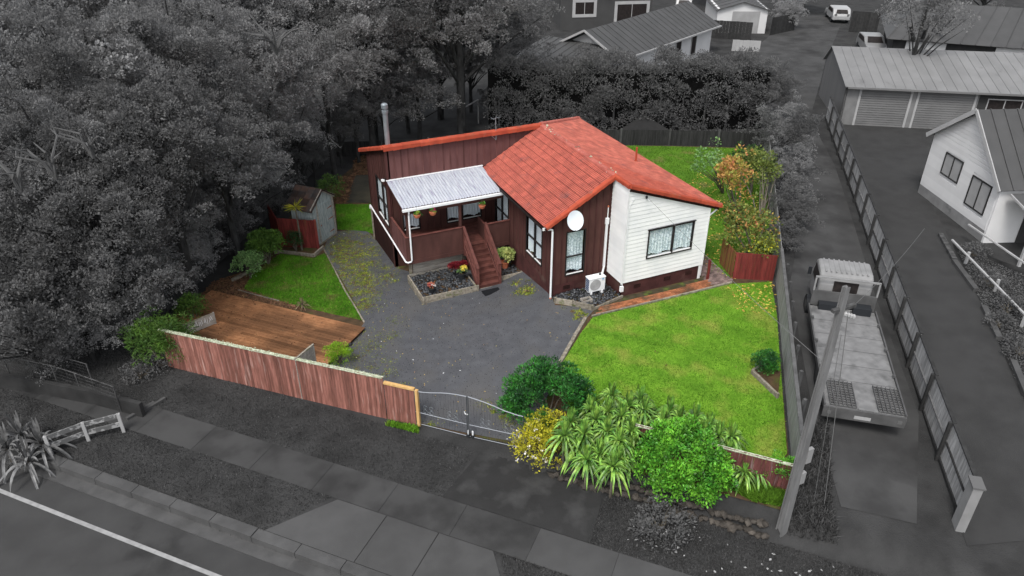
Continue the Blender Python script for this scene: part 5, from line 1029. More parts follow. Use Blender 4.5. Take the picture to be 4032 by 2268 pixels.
sheet('drive_entry', [sq(12.3,-9.2), sq(16.5,-9.2), sq(17.2,-14.35), sq(11.9,-14.35)], conc2, .016, .5)
DF = empty('panel_fence', G3(16,-1), 'long grey panel fence with dark posts between the two driveways', 'fence')
da, db = V((5.55,-15.25,0)), V((27.9,13.45,0)); dd = (db-da).normalized(); dl = (db-da).length; dnn = V((-dd.y,dd.x,0))
fpm = mat('pale_fence_sheet', g(.55), g(.32), .8, 5, (3,3,.4), .2, 20, rnd='obj', ramt=.22); frm = mat('dark_fence_rail', g(.055), g(.04), .8, 4, rnd='obj', ramt=.15); frl = mat('pale_fence_rail', g(.22), g(.17), .8, 4)
nb = 15; bay = dl/nb
for i in range(nb):
    a = da+dd*bay*i; z0 = h(a.x,a.y); b_ = a+dd*bay
    MB().par(V((a.x,a.y,z0-.1))+dnn*.06, dd*.09, dnn*.10, Z*1.66).build('fence_post', frm, DF)
    MB().bar(a+Z*(z0+.82)+dnn*.04, b_+Z*(z0+.82)+dnn*.04, .05, .06).build('fence_rail', frl if i%3 else frm, DF); MB().bar(a+Z*(z0+.10)+dnn*.04, b_+Z*(z0+.10)+dnn*.04, .06, .12).build('fence_rail', frm, DF)
    MB().bar(a+Z*(z0+1.56), b_+Z*(z0+1.56), .11, .05).build('capping', frm, DF)
    for j in range(14):
        p = a+dd*bay*j/14; MB().par(V((p.x,p.y,z0+.06)), dd*(bay/14-.006), dnn*.02, Z*1.47).build('paling', fpm, DF)
pe = V((5.25,-15.65,0)); MB().par(V((pe.x,pe.y,-.8)), dd*.42, dnn*.25, Z*2.1).build('fence_pillar', mat('pale_pillar', g(.34), g(.28), .8, 2), None, label='pale rendered pillar at the road end of the panel fence', cat='pillar')
MB().par(V((pe.x,pe.y,1.3))-dd*.04-dnn*.04, dd*.5, dnn*.33, Z*.05).build('pillar_cap', mat('pillar_cap_grey', g(.16), None, .8), None, label='flat dark cap resting on the pale fence pillar', cat='pillar cap')
# ------------------------------------------------------------------ neighbouring buildings
wgw = mat('grey_weatherboard', g(.82), g(.76), .7, 1, rnd='obj', ramt=.05); wgd = mat('dark_wall', g(.06), g(.05), .8, 2); rfd = mat('grey_metal_roof', g(.085), g(.070), .6, 1, spec=.4, rnd='obj', ramt=.06); rfl = mat('pale_metal_roof', g(.26), g(.22), .6, .8, spec=.4, rnd='obj', ramt=.05, c3=g(.17), sc3=1.2, f3=(.62,.75))
rdo = mat('roller_door', g(.24), g(.20), .6, 1, rnd='obj', ramt=.05); trm = mat('pale_trim', g(.50), g(.44), .6, 2); wng = mat('grey_window_blind', g(.42), g(.36), .6, 2)
def boards(root, O, U, Nn, L0, z0, topf, holes, m, pitch=.30, t=.02):
    n = int((max(topf(s) for s in np.linspace(0,L0,9))-z0)/pitch)+1
    for i in range(n):
        za, zb = z0+pitch*i, z0+pitch*(i+1); seg = [(0,L0)]
        # part of the row that lies under the roof line
        ss = [s for s in np.linspace(0,L0,61) if topf(s) >= za+.02]
        if not ss: continue
        segs = [(ss[0], ss[-1])]
        for a, b, c, d in holes:
            if za < d and zb > c: segs = [q for lo, hi in segs for q in ((lo, min(hi,a)),(max(lo,b),hi)) if q[1]-q[0] > .03]
        for a, b in segs:
            q = [(s, min(zb, topf(s))) for s in (a, (a+b)/2, b)]
            lo_ = [V(O)+V(U)*a+Z*za, V(O)+V(U)*b+Z*za]; tp_ = [V(O)+V(U)*s+Z*zz for s, zz in q[::-1]]
            if min(zz for _, zz in q) <= za+.01: pts_ = [p for p in lo_+tp_]; 
            MB().prism([p+V(Nn)*.001 for p in lo_+tp_], V(Nn)*t*(1+.0)).build('weatherboard', m, root)
def win(root, O, U, Nn, s0, s1, z0, z1, fm, pm, mull=1, fr=.06):
    O, U, Nn = V(O), V(U), V(Nn); P = lambda s, z, n: O+U*s+Z*z+Nn*n; b = MB()
    for a0, a1, c0, c1 in ((s0-fr,s1+fr,z1,z1+fr),(s0-fr,s1+fr,z0-fr,z0),(s0-fr,s0,z0,z1),(s1,s1+fr,z0,z1)): b.par(P(a0,c0,0), U*(a1-a0), Z*(c1-c0), Nn*.06)
    for k in range(1, mull+1): x = s0+(s1-s0)*k/(mull+1); b.par(P(x-.03,z0,0), U*.06, Z*(z1-z0), Nn*.05)
    o = b.build('window', fm, root)
    for k in range(mull+1): a = s0+(s1-s0)*k/(mull+1)+(.03 if k else 0); c = s0+(s1-s0)*(k+1)/(mull+1)-(.03 if k < mull else 0); MB().par(P(a,z0,.01), U*(c-a), Z*(z1-z0), Nn*.01).build('pane', pm, o)
    return o
def roofp(root, quad, m, nseg, nm='roof_sheet', th=.04, dirn=0):
    A, B, C, D = [V(p) for p in quad]                    # A-B eave, D-C ridge
    nn = (B-A).cross(D-A).normalized(); nn = nn if nn.z > 0 else -nn
    for k in range(nseg):
        a, b, c, d = A.lerp(B,k/nseg), A.lerp(B,(k+1)/nseg-.02/nseg), D.lerp(C,(k+1)/nseg-.02/nseg), D.lerp(C,k/nseg)
        MB().prism([a,b,c,d], nn*(-th)).build(nm, m, root); MB().prism([a,a.lerp(b,.08),d.lerp(c,.08),d], nn*(.035 if m is rfd else .012)).build('roof_rib', m, root) if nseg < 40 else None
# white gabled house right
wa = V((23.14,1.67,0)); wb = V((21.34,-3.23,0)); wu = (wb-wa).normalized(); wn = V((wu.y,-wu.x,0)); wn = wn if wn.dot(CC-wa) > 0 else -wn; WLn = 5.75
NH = empty('white_house', (wa.x+2,wa.y-4,0), 'white gabled weatherboard house at the right edge', 'house'); wt = lambda s: 3.45+(5.45-3.45)*(s/2.88) if s < 2.88 else 5.45-(5.45-2.95)*((s-2.88)/(WLn-2.88))
hl = [(1.42,2.80,1.80,2.82),(3.84,5.24,1.18,2.55)]
MB().prism([wa+Z*-.3, wa+wu*WLn+Z*-.3, wa+wu*WLn+Z*wt(WLn), wa+wu*2.88+Z*5.42, wa+Z*3.45], -wn*.2).build('wall', wgw, NH)
boards(NH, wa, wu, wn, WLn, .55, wt, [(a-.07,b+.07,c-.07,d+.07) for a,b,c,d in hl], wgw, .20, .018)
MB().prism([wa+Z*-.3+wn*.002, wa+wu*WLn+Z*-.3+wn*.002, wa+wu*WLn+Z*.55+wn*.002, wa+Z*.55+wn*.002], wn*.012).build('foundation', mat('pale_plaster', g(.30), g(.22), .9, 1.5, c3=g(.12), sc3=1.2, f3=(.58,.7)), NH)
for a,b,c,d in hl: win(NH, wa, wu, wn, a,b,c,d, frm, wng)
wk = -wn*9.0
roofp(NH, [wa+wu*(WLn+.35)+wn*.25+Z*(2.75), wa+wu*(WLn+.35)+wk+Z*2.75, wa+wu*2.88+wk+Z*5.55, wa+wu*2.88+wn*.25+Z*5.55], rfd, 14)
roofp(NH, [wa-wu*.30+wn*.25+Z*3.25, wa-wu*.30+wk+Z*3.25, wa+wu*2.88+wk+Z*5.55, wa+wu*2.88+wn*.25+Z*5.55], rfd, 14)
MB().bar(wa-wu*.30+wn*.27+Z*3.20, wa+wu*2.88+wn*.27+Z*5.50, .05, .22).build('bargeboard', trm, NH); MB().bar(wa+wu*(WLn+.35)+wn*.27+Z*2.70, wa+wu*2.88+wn*.27+Z*5.50, .05, .18).build('bargeboard', trm, NH)
MB().par(wa+wu*WLn+Z*-.3, wk, wu*.12, Z*3.2).build('wall', wgw, NH)
MB().par(wa+wu*(WLn+.13)-wn*1.6+Z*-.2, -wn*1.0, wu*.05, Z*2.3).build('door', wgd, NH)
NP = empty('porch', (21,-5.5,0), 'small porch with pale posts and rails beside the white house', 'porch')
pq = wa+wu*(WLn+.4)-wn*.3
MB().prism([pq+Z*2.55, pq+wu*1.9+Z*2.15, pq+wu*1.9-wn*5+Z*2.15, pq-wn*5+Z*2.55], Z*.08).build('porch_roof', rfd, NP)
MB().bar(pq+wu*1.95+Z*2.18, pq+wu*1.95-wn*5+Z*2.18, .08,.14).build('gutter', trm, NP); MB().bar(pq+Z*2.58, pq+wu*1.95+Z*2.18, .05,.10).build('gutter', trm, NP)
for c in (pq+wu*1.85, pq+wu*1.85-wn*2.4): MB().par(c+Z*-.3, wu*.12, -wn*.12, Z*2.45).build('porch_post', trm, NP)
for a, b in ((gp(3735,985), gp(4060,1330)),): MB().bar(a+Z*.55, b+Z*.55, .08,.06).build('rail', trm, NP)
MB().bar(gp(3790,950)+Z*.9, gp(4080,1160)+Z*.9, .08,.06).build('rail', trm, NP)
for u, v in ((3800,1040),(3915,1150),(4020,1290)): c = gp(u,v); MB().box(c.x-.05,c.y-.05,c.z-.1,c.x+.05,c.y+.05,c.z+.62).build('rail_post', trm, NP)
sheet('neighbour_garden', pts_px([(3750,960),(4300,1160),(4500,1700),(4020,1560),(3870,1210)]), mat('grey_garden', g(.045), g(.022), .95, 1.5, bump=.8), .03, .5)
for i, (a, b) in enumerate((((3700,930),(3755,1030)),((3755,1035),(3840,1150)),((3870,1215),(3930,1340)),((3985,1430),(4060,1610)))):
    A_, B_ = gp(*a), gp(*b); MB().bar(A_+Z*.08, B_+Z*.08, .22, .2).build('kerb_edging', kerbm if i else K['gbark'], None, label=['short pale kerb by the white house foundation','pale kerb length beside the grey garden','pale kerb length nearest the porch rails','pale kerb length at the right frame edge'][i], cat='kerb')
litter('garden_plants', [tuple(gp(*p)[:2]) for p in ((3760,970),(4200,1160),(4300,1560),(4020,1540),(3870,1210))], 9000, .07, LG['greyd'], 'low grey ground cover in the garden by the porch', .05)
# double garage
ga_ = V((28.61,11.72,0)); gu = (V((32.87,8.94,0))-ga_).normalized(); gnb = V((-gu.y,gu.x,0)); gnb = gnb if gnb.y > 0 else -gnb; gn = -gnb; gO = ga_-gu*.95; GW, GD = 15.0, 7.1
GA = empty('garage', (gO.x+5,gO.y,0), 'long pale roofed double garage with two roller doors', 'garage')
MB().prism([gO+Z*-.3, gO+gnb*GD+Z*-.3, gO+gnb*GD+Z*2.55, gO+gnb*GD*.78+Z*3.85, gO+Z*2.62], gu*.15).build('side_wall', mat('garage_side', g(.20), g(.17), .7, 1, (4,4,.3)), GA)
gm = mat('garage_wall', g(.26), g(.21), .8, 2)
for a, b in ((0,.95),(4.15,4.58),(8.1,8.3)): MB().par(gO+gu*a+Z*-.2, gu*(b-a), gnb*.15, Z*2.8).build('wall', gm, GA)
MB().par(gO+gu*8.3+Z*-.2, gu*(GW-8.3), gnb*.15, Z*2.8).build('wall', wgd, GA)
MB().par(gO+gnb*GD+Z*-.2, gu*GW, -gnb*.15, Z*2.7).build('wall', gm, GA)
for a, b in ((.95,4.15),(4.58,8.1)):
    d_ = MB().par(gO+gu*a+gnb*.05+Z*-.05, gu*(b-a), gnb*.05, Z*2.65).build('roller_door', rdo, GA)
    for k in range(17): MB().par(gO+gu*(a+.02)+gnb*.03+Z*(.0+.155*k)-gnb*.02, gu*(b-a-.04), gnb*.05, Z*.125).build('slat', rdo, d_)
    for s in (a-.06,b-.06): MB().par(gO+gu*s-gnb*.03+Z*-.1, gu*.14, gnb*.05, Z*2.7).build('door_trim', trm, GA)
win(GA, gO, gu, gn, 8.9,10.9,1.35,2.15, trm, K['alu']); 
roofp(GA, [gO-gu*.15+gn*.35+Z*2.66, gO+gu*GW+gn*.35+Z*2.66, gO+gu*GW+gnb*GD*.78+Z*3.95, gO-gu*.15+gnb*GD*.78+Z*3.95], rfl, 24)
roofp(GA, [gO-gu*.15+gnb*(GD+.2)+Z*2.62, gO+gu*GW+gnb*(GD+.2)+Z*2.62, gO+gu*GW+gnb*GD*.78+Z*3.95, gO-gu*.15+gnb*GD*.78+Z*3.95], rfl, 12)
MB().bar(gO+gn*.4+Z*2.62, gO+gu*GW+gn*.4+Z*2.62, .12,.12).build('gutter', rdo, GA)
# far right dark roofed house
HB = empty('house', (50,20,0), 'wide dark metal roofed house behind the garage and tree', 'house')
hA = V((42,22,0)); hu = (V((49.15,15,0))-hA).normalized(); hk = V((-hu.y,hu.x,0)); hk = hk if hk.y > 0 else -hk; HW, HD = 24, 10
MB().par(hA+hu*.6+hk*.6+Z*-.3, hu*(HW), hk*(HD-1), Z*2.7).build('wall', wgd, HB)
for s0_, s1_, c in ((1.6,4.6,0),(8.2,12.4,1),(13.6,15,1),(16.2,19,1)): MB().par(hA+hu*s0_+hk*.55+Z*.1, hu*(s1_-s0_), -hk*.06, Z*2.2).build('garage_door' if c else 'wall_panel', wgw, HB)
roofp(HB, [hA+Z*2.45, hA+hu*HW+Z*2.45, hA+hu*HW+hk*HD*.55+Z*4.6, hA+hk*HD*.55+Z*4.6+hu*2.5], rfd, 22)
roofp(HB, [hA+hk*(HD)+Z*2.45, hA+Z*2.45, hA+hk*HD*.55+Z*4.6+hu*2.5, hA+hk*HD*.55+Z*4.6+hu*2.4], rfd, 1)
roofp(HB, [hA+hk*HD+Z*2.45, hA+hu*HW+hk*HD+Z*2.45, hA+hu*HW+hk*HD*.55+Z*4.6, hA+hk*HD*.55+Z*4.6+hu*2.5], rfd, 8)
# house behind the hedge (gable with ribbed roof)
HC = empty('house', (20,28,0), 'dark ribbed roof house with pale gable rising behind the hedge', 'house')
cA, cB, cD = V((14.1,31.2,0)), V((20.7,26.9,0)), V((33.3,32.3,0)); e1 = (V((33.3,32.3,0))-V((18.1,24.9,0))).normalized(); e2 = V((-e1.y,e1.x,0)); c0 = V((18.3,25.2,0)); wdt = 6.8; LNh = 16.5; rzh = 4.0
MB().prism([c0+e1*.6+e2*.5+Z*-.5, c0+e1*.6+e2*(wdt-.5)+Z*-.5, c0+e1*.6+e2*(wdt-.5)+Z*2.3, c0+e1*.6+e2*wdt/2+Z*3.78, c0+e1*.6+e2*.5+Z*2.2], e1*(LNh-1.2)).build('wall', wgw, HC)
roofp(HC, [c0+Z*2.3, c0+e1*LNh+Z*2.3, c0+e1*LNh+e2*wdt/2+Z*rzh, c0+e2*wdt/2+Z*rzh], rfd, 22)
roofp(HC, [c0+e2*wdt+Z*2.3, c0+e1*LNh+e2*wdt+Z*2.3, c0+e1*LNh+e2*wdt/2+Z*rzh, c0+e2*wdt/2+Z*rzh], rfd, 12)
l0 = c0-e1*3.8-e2*.8; roofp(HC, [l0+Z*2.1, l0+e2*(wdt+1.6)+Z*2.1, c0+e2*(wdt+.6)+e1*.5+Z*3.0, c0-e2*.4+e1*.5+Z*3.0], rfd, 12)
MB().par(l0+e1*.5+e2*.5+Z*-.5, e1*3.6, e2*(wdt+.6), Z*2.6).build('wall', wgw, HC)
for a, b in ((c0,c0+e1*LNh),): MB().bar(a+Z*2.25-e2*.06, b+Z*2.25-e2*.06, .1,.12).build('gutter', trm, HC)
MB().bar(l0+Z*2.08-e1*.06, l0+e2*(wdt+1.6)+Z*2.08-e1*.06, .1,.12).build('gutter', trm, HC)
for s in (9.5,12.2): win(HC, c0+e2*.5, e1, -e2, s, s+.8, .3, 1.9, trm, K['alu'], 0)
for s in (.2,): MB().bar(c0-e1*.05+Z*2.25, c0-e1*.05+e2*wdt/2+Z*rzh, .05,.16).build('bargeboard', trm, HC); MB().bar(c0-e1*.05+e2*wdt+Z*2.25, c0-e1*.05+e2*wdt/2+Z*rzh, .05,.16).build('bargeboard', trm, HC)
# grey house at the top
HD_ = empty('house', (30,47,0), 'mid grey house with pale framed windows at the top edge', 'house')
g0 = gp(2205,120); g1 = gp(2560,110); gu2 = (g1-g0).normalized(); gk2 = V((-gu2.y,gu2.x,0)); gk2 = gk2 if gk2.y > 0 else -gk2; gl2 = (g1-g0).length
MB().par(g0+Z*-.3, gu2*gl2, gk2*8, Z*4.6).build('wall', mat('mid_grey_wall', g(.085), g(.075), .8, 1), HD_)
for a, b, c, d in ((.16,.36,1.55,2.7),(.62,.94,.1,2.4)): win(HD_, g0, gu2, -gk2, gl2*a, gl2*b, c, d, trm, K['alu'], 1, .3)
roofp(HD_, [g0-gu2*.6-gk2*.6+Z*4.1, g1+gu2*.6-gk2*.6+Z*4.1, g1+gk2*4+Z*6, g0+gk2*4+Z*6], rfd, 10)
# far white garage
fg0 = gp(2815,130); fg1 = gp(3010,132); fu = (fg1-fg0).normalized(); fk = V((-fu.y,fu.x,0)); fk = fk if fk.y > 0 else -fk; fl = (fg1-fg0).length
HE = empty('garage', tuple(fg0+fu*fl/2+fk*2), 'small white single garage far up the driveway', 'garage')
MB().prism([fg0+Z*-.3, fg1+Z*-.3, fg1+Z*2.3, (fg0+fg1)/2+Z*2.95, fg0+Z*2.3], fk*7).build('wall', wgw, HE)
d_ = MB().par(fg0+fu*fl*.30-fk*.04, fu*fl*.55, fk*.04, Z*2.1).build('garage_door', wng, HE)
for s0_, s1_ in ((0,.5),(1,.5)): roofp(HE, [fg0+fu*fl*s0_+fu*(-.25 if s0_==0 else .25)-fk*.3+Z*2.22, fg0+fu*fl*s0_+fu*(-.25 if s0_==0 else .25)+fk*7.2+Z*2.22, (fg0+fg1)/2+fk*7.2+Z*3.02, (fg0+fg1)/2-fk*.3+Z*3.02], rfd, 6)
def board_fence(label, a, b, ht, m=frm, w_=.3): 
    A_, B_ = gp(*a), gp(*b); r = empty('paling_fence', tuple((A_+B_)/2), label, 'fence'); palings(r, A_, B_, ht, w_, m)
board_fence('dark board fence in front of the far white garage', (2800,150), (2955,160), 1.7)
board_fence('dark gate fence right of the far white garage', (3030,140), (3125,120), 1.7)
board_fence('dark board fence right of the parked white hatchback', (3340,125), (3450,132), 2.0)
board_fence('pale low fence by the hedge at the driveway bend', (2880,200), (2990,205), 1.0, trm)
cg = empty('swing_frame', tuple(at(1850,450,-.5)), 'faint pale timber frame standing behind the back fence', 'frame'); fA, fB = at(1825,425,1.2), at(1882,393,1.2)
for q in (fA, fB): MB().tube([V((q.x,q.y,-1.2)), q], .05, 5).build('post', trm, cg)
MB().tube([fA, fB], .05, 5).build('crossbar', trm, cg)
cl0 = at(2530,525,.0); CN = empty('canopy', (cl0.x,cl0.y,-.3), 'faint grey peaked canopy behind the back fence', 'canopy'); pk = cl0+V((0,0,1.3))
cr4 = [at(2432,515,.25), at(2480,545,.1), at(2648,520,.25), at(2560,498,.3)]; mb = MB(); mb.v = [V(p) for p in cr4]+[pk]; mb.f = [(0,1,4),(1,2,4),(2,3,4),(3,0,4)]; mb.build('canopy_cloth', mat('grey_cloth', g(.05), g(.04), .9, 2, trans=.2), CN)
for q in cr4: MB().tube([V((q.x,q.y,-.5)), V(q)], .03, 5).build('pole', K['gbark'], CN)
# ------------------------------------------------------------------ parked cars
def car(name, label, c, fwd, m, L0=4.2, W0=1.75, H0=1.48):
    fwd = V((fwd[0],fwd[1],0)).normalized(); s = V((fwd.y,-fwd.x,0)); z0 = h(c.x,c.y); r = empty(name, (c.x,c.y,z0), label, 'car'); c = V((c.x,c.y,z0)); q = lambda f, sd__, z: c+fwd*f+s*sd__+Z*z
    k = L0/4.2; prof = [(-2.1,.35),(-2.12,.75),(-2.0,.98),(-1.75,1.40),(-1.3,H0),(.25,H0-.02),(1.0,1.02),(1.95,.86),(2.1,.65),(2.1,.32)]
    o = MB().prism([q(f*k,-W0/2,z) for f, z in prof], s*W0).build('body', m, r); md = o.modifiers.new('b','BEVEL'); md.width = .09; md.segments = 3
    MB().prism([q(-2.0*k,-.60,1.02),q(-2.0*k,.60,1.02),q(-1.76*k,.52,1.36),q(-1.76*k,-.52,1.36)], (-fwd*.4+Z*.15)*.10).build('rear_window', K['alu'], r)
    MB().prism([q(.98*k,-.66,1.06),q(.98*k,.66,1.06),q(.32*k,.58,1.42),q(.32*k,-.58,1.42)], (fwd*.4+Z*.5)*.06).build('windscreen', K['alu'], r)
    for sg in (-1,1):
        MB().prism([q(-1.6*k,sg*W0/2,1.0),q(.8*k,sg*W0/2,1.0),q(.25*k,sg*W0/2,1.38),q(-1.35*k,sg*W0/2,1.38)], s*sg*.01).build('side_window', K['alu'], r)
        for f in (-1.3,1.3):
            w_ = MB().tube([q(f*k,sg*(W0/2-.18),.31), q(f*k,sg*(W0/2+.01),.31)], .31, 14).build('wheel', K['blackp'], r)
        MB().par(q(-2.13*k,sg*.62-.12,.80), s*.24, -fwd*.02, Z*.2).build('tail_lamp', mat('lamp_grey', g(.2), None, .4), r)
    MB().par(q(-2.14*k,-.26,.45), s*.52, -fwd*.01, Z*.13).build('number_plate', trm, r)
cw = mat('white_car_paint', g(.46), g(.42), .35, 1, spec=.6)
car('parked_car', 'white hatchback seen from behind at the top of the driveway', gp(3292,78), (.55,.83), cw, 4.3)
car('parked_car', 'pale sedan partly hidden behind the garage roof', gp(3425,205), (-.55,-.83), mat('silver_car_paint', g(.30), g(.25), .35, 1, spec=.6))
car('parked_car', 'pale car under the tree, left of the dark roofed house', gp(3560,225), (-.8,.6), cw)
car('parked_car', 'white car furthest away behind the ribbed roof', gp(2690,40), (.6,.8), cw)
# ------------------------------------------------------------------ trees
def tree_proto(kind, R, zc, seed):
    """meshes around the trunk foot: (trunk, crown)"""
    random.seed(seed); global rng; rng = np.random.default_rng(seed)
    mb = MB(); top = zc + R*.35
    cl = []
    if kind == 'tall':
        for k in range(46):
            t = random.random(); z = zc-R*.9+t*R*2.0; rr = R*(1-t)**.7*.8*random.uniform(.5,1); a = random.uniform(0,6.28); cl.append(((rr*math.cos(a), rr*math.sin(a), z), R*.24*random.uniform(.7,1.2)))
    else:
        nl = 15 if R > 3.5 else 11
        for k in range(nl):                              # boughs, each a feathery plume of clumps
            a = k*2.39996+seed; t = (k+.5)/nl; el = math.asin(1-1.45*t); d = V((math.cos(a)*math.cos(el), math.sin(a)*math.cos(el), math.sin(el)))
            c = d*R*random.uniform(.50,.68); br = R*random.uniform(.26,.44)
            for q, rr in blob_clumps(br, 17, R*.085, 1.0, 0, .60, 3, .4): cl.append(((c.x+q[0], c.y+q[1], zc+c.z*.95+q[2]), rr*random.uniform(.7,1.5)))
            tip = c + d*br*.9
            for j in range(5): f_ = j/5; cl.append((tuple(V((tip.x, tip.y, zc+tip.z*.95)) + d*R*.20*f_ + V((random.gauss(0,.12),random.gauss(0,.12),random.gauss(.1,.12)))), R*.06*(1.3-f_)))
        for q, rr in blob_clumps(R*.62, 44, R*.15, .95, 0, .6, 4, .2): cl.append(((q[0], q[1], zc+q[2]), rr))
    per = {'fine':760,'droop':560,'tall':420,'broad':560,'thin':240}[kind]; sz = {'fine':.115,'droop':.20,'tall':.16,'broad':.15,'thin':.14}[kind]; asp = {'fine':.5,'droop':.18,'tall':.25,'broad':.55,'thin':.5}[kind]
    A = clumps_leaves(cl, per, sz, asp, {'droop':-.5}.get(kind,.35), .6)
    m = {'fine':LG['grey'],'droop':LG['grey'],'tall':LG['greyl'],'broad':LG['greyd'],'thin':LG['grey']}[kind]
    pts = [(0,0,-.3),(random.uniform(-.15,.15),random.uniform(-.15,.15),zc*.5),(0,0,zc),(0,0,top)]; mb.tube(pts, [R*.055,R*.045,R*.03,.02], 8, False)
    for c, r in random.sample(cl, 9): c = V(c); b0 = V((0,0,max(.8,c.z*.45))); mb.tube([b0, b0.lerp(c,.5)+V((0,0,.25)), c], [R*.022,R*.012,.008], 5, False)
    return mb.mesh('trunk', K['tbark']), quads_mesh('crown', A, m), zc, R
PRO = {}
for i, (k, R_, zc_) in enumerate((('fine',3.0,4.6),('fine',4.2,5.6),('fine',4.0,6.0),('droop',3.4,5.0),('broad',3.2,4.6),('tall',2.6,5.0),('thin',3.0,5.2),('fine',5.2,6.6))): PRO[i] = tree_proto(k, R_, zc_, 20+i); print('LEAVES', i, len(PRO[i][1].polygons))
rng = np.random.default_rng(99); random.seed(99)
LITE = {}
def crown_mesh(p, shade):
    if (p, shade) not in LITE:
        me_ = PRO[p][1].copy(); me_.name = 'crown'
        if shade: me_.materials[0] = LG[shade]
        LITE[(p,shade)] = me_
    return LITE[(p,shade)]
def tree(u, v, zc, R, p, label, group=None, shade=None, cat='tree', name='tree', sq_=1):
    c = at(u, v, zc); gz = h(c.x, c.y); P0 = PRO[p]; sR = R/P0[3]
    r = empty(name, (c.x,c.y,gz), label, cat, group); r.rotation_euler = (0,0,random.uniform(0,6.28)); r.scale = (sR, sR, sR)
    for nm, me_ in (('trunk', P0[0]), ('crown', crown_mesh(p, shade))):
        o = bpy.data.objects.new(nm, me_); COL.objects.link(o); o.parent = r
        if nm == 'crown': o.location = (0,0,(zc-gz)/sR - P0[2])
        else: o.scale = (1,1,max(.2,(zc-gz)/(sR*P0[2])))
    return r
gA = 'trees of the dense wood left of the house'
TL_ = [
 (880,880,.6,1.6,0,None,'low grey tree behind the log edging shrubs'),(1050,770,.7,1.6,0,'greyd','low grey tree at the left of the shed roof'),(770,985,.4,1.6,0,'greyl','low pale tree above the leafy deck corner'),(850,770,1.6,2.2,1,None,'mid height tree over the left boundary fence'),(1020,620,1.8,2.2,0,None,'mid height tree above the slender trunk'),
 (1180,600,1.4,1.5,4,None,'dark rounded tree right behind the shed ridge'),(690,1080,.0,1.2,0,None,'low tree at the far left corner of the deck platform'),(1390,430,2.4,2.2,0,None,'grey tree filling the gap left of the flue'),(1590,270,3.6,2.8,1,None,'grey tree above the wing roof middle'),(1850,250,3.0,2.6,1,'greyd','dark tree above the swing frame'),(1500,300,3.6,2.6,4,'grey','shaded tree right above the flue cowl'),
 (455,1130,1.7,2.9,0,None,'large feathery grey tree standing closest above the bamboo clump'),
 (330,1290,.8,2.0,0,None,'mid grey tree at the lower left, over the wire fence'),
 (640,1060,.7,1.9,0,'greyl','pale feathery tree just left of the painted timber screen'),
 (520,1235,.2,1.2,4,'greyl','low pale tree right behind the bamboo clump'),
 (170,1010,3.0,3.4,1,'greyd','dark leafy tree at the left edge, mid height'),
 (80,1240,2.0,2.6,4,None,'dark dense tree at the left edge above the wire fence'),
 (215,1370,.4,1.4,0,'greyd','small grey tree over the retaining wall'),
 (640,870,2.6,2.6,1,None,'grey tree behind the pale feathery tree'),
 (400,870,4.5,3.6,2,'greyd','dark broad tree left of centre in the wood'),
 (800,900,.8,1.7,0,None,'tree leaning over the variegated shrub'),
 (950,800,.6,1.5,4,'greyd','low dark tree just above the variegated shrub'),
 (960,680,2.4,2.2,0,'greyl','pale needle leaved tree above the shed'),
 (1130,660,.6,1.15,5,None,'small palm like tree beside the shed roof'),
 (1225,610,.9,1.1,4,'greyd','small dark tree behind the shed, left of the leaf strip'),
 (860,610,4.6,3.4,2,None,'grey leafy tree in the middle of the wood'),
 (1140,490,3.2,2.7,3,'greyl','drooping pale tree nearest the steel flue'),
 (1330,500,1.5,1.7,4,'greyd','dark low tree left of the steel flue'),
 (1270,320,5.0,3.4,3,None,'drooping conifer like tree above the flue'),
 (620,600,6.0,3.9,1,'greyd','dark tree with pale flowers left of the wood centre'),
 (250,640,6.0,4.2,7,None,'large tree with bare pale branches at the left'),
 (20,760,5.5,3.6,1,'greyd','dark tree cut by the left frame edge'),
 (60,440,7.0,4.4,2,None,'grey tree at the upper left edge'),
 (350,360,7.5,4.8,7,None,'tall grey tree at the upper left of the wood'),
 (700,320,7.0,4.8,7,None,'tall grey tree high in the middle of the wood'),
 (1000,330,6.0,4.0,2,None,'grey tree with bare twigs in the upper wood'),
 (120,130,8.0,5.6,7,None,'far tree in the top left corner'),
 (450,80,8.0,6.0,7,'greyl','far pale tree at the top edge, left'),
 (800,80,8.0,6.0,2,None,'far grey tree at the top edge, centre left'),
 (1130,90,7.0,5.4,7,'greyl','twiggy half bare tree at the top edge'),
 (1430,180,6.0,4.4,2,None,'grey tree behind the flue at the top'),
 (1420,10,8.0,6.0,7,'greyl','far pale tree at the top edge above the wing'),
 (1640,360,2.6,2.9,4,'grey','dark dense tree behind the wing roof'),
 (1500,400,2.2,2.4,4,'greyd','very dark tree right of the flue'),
 (1720,150,5.0,4.6,7,None,'broad grey tree behind the wing, top'),
 (1960,150,4.5,3.8,1,'greyd','dark tree left of the ribbed roof house'),
 (1960,400,.9,1.5,4,'greyd','low dark tree by the swing frame'),
 (1800,10,8.0,6.0,7,None,'far grey tree left of the grey house'),
 (2075,330,1.4,1.7,4,None,'dark shrubby tree at the left end of the hedge'),
]
for (u, v, zc, R, p, sh, lab) in TL_: tree(u, v, zc, R, p, lab, gA, sh)
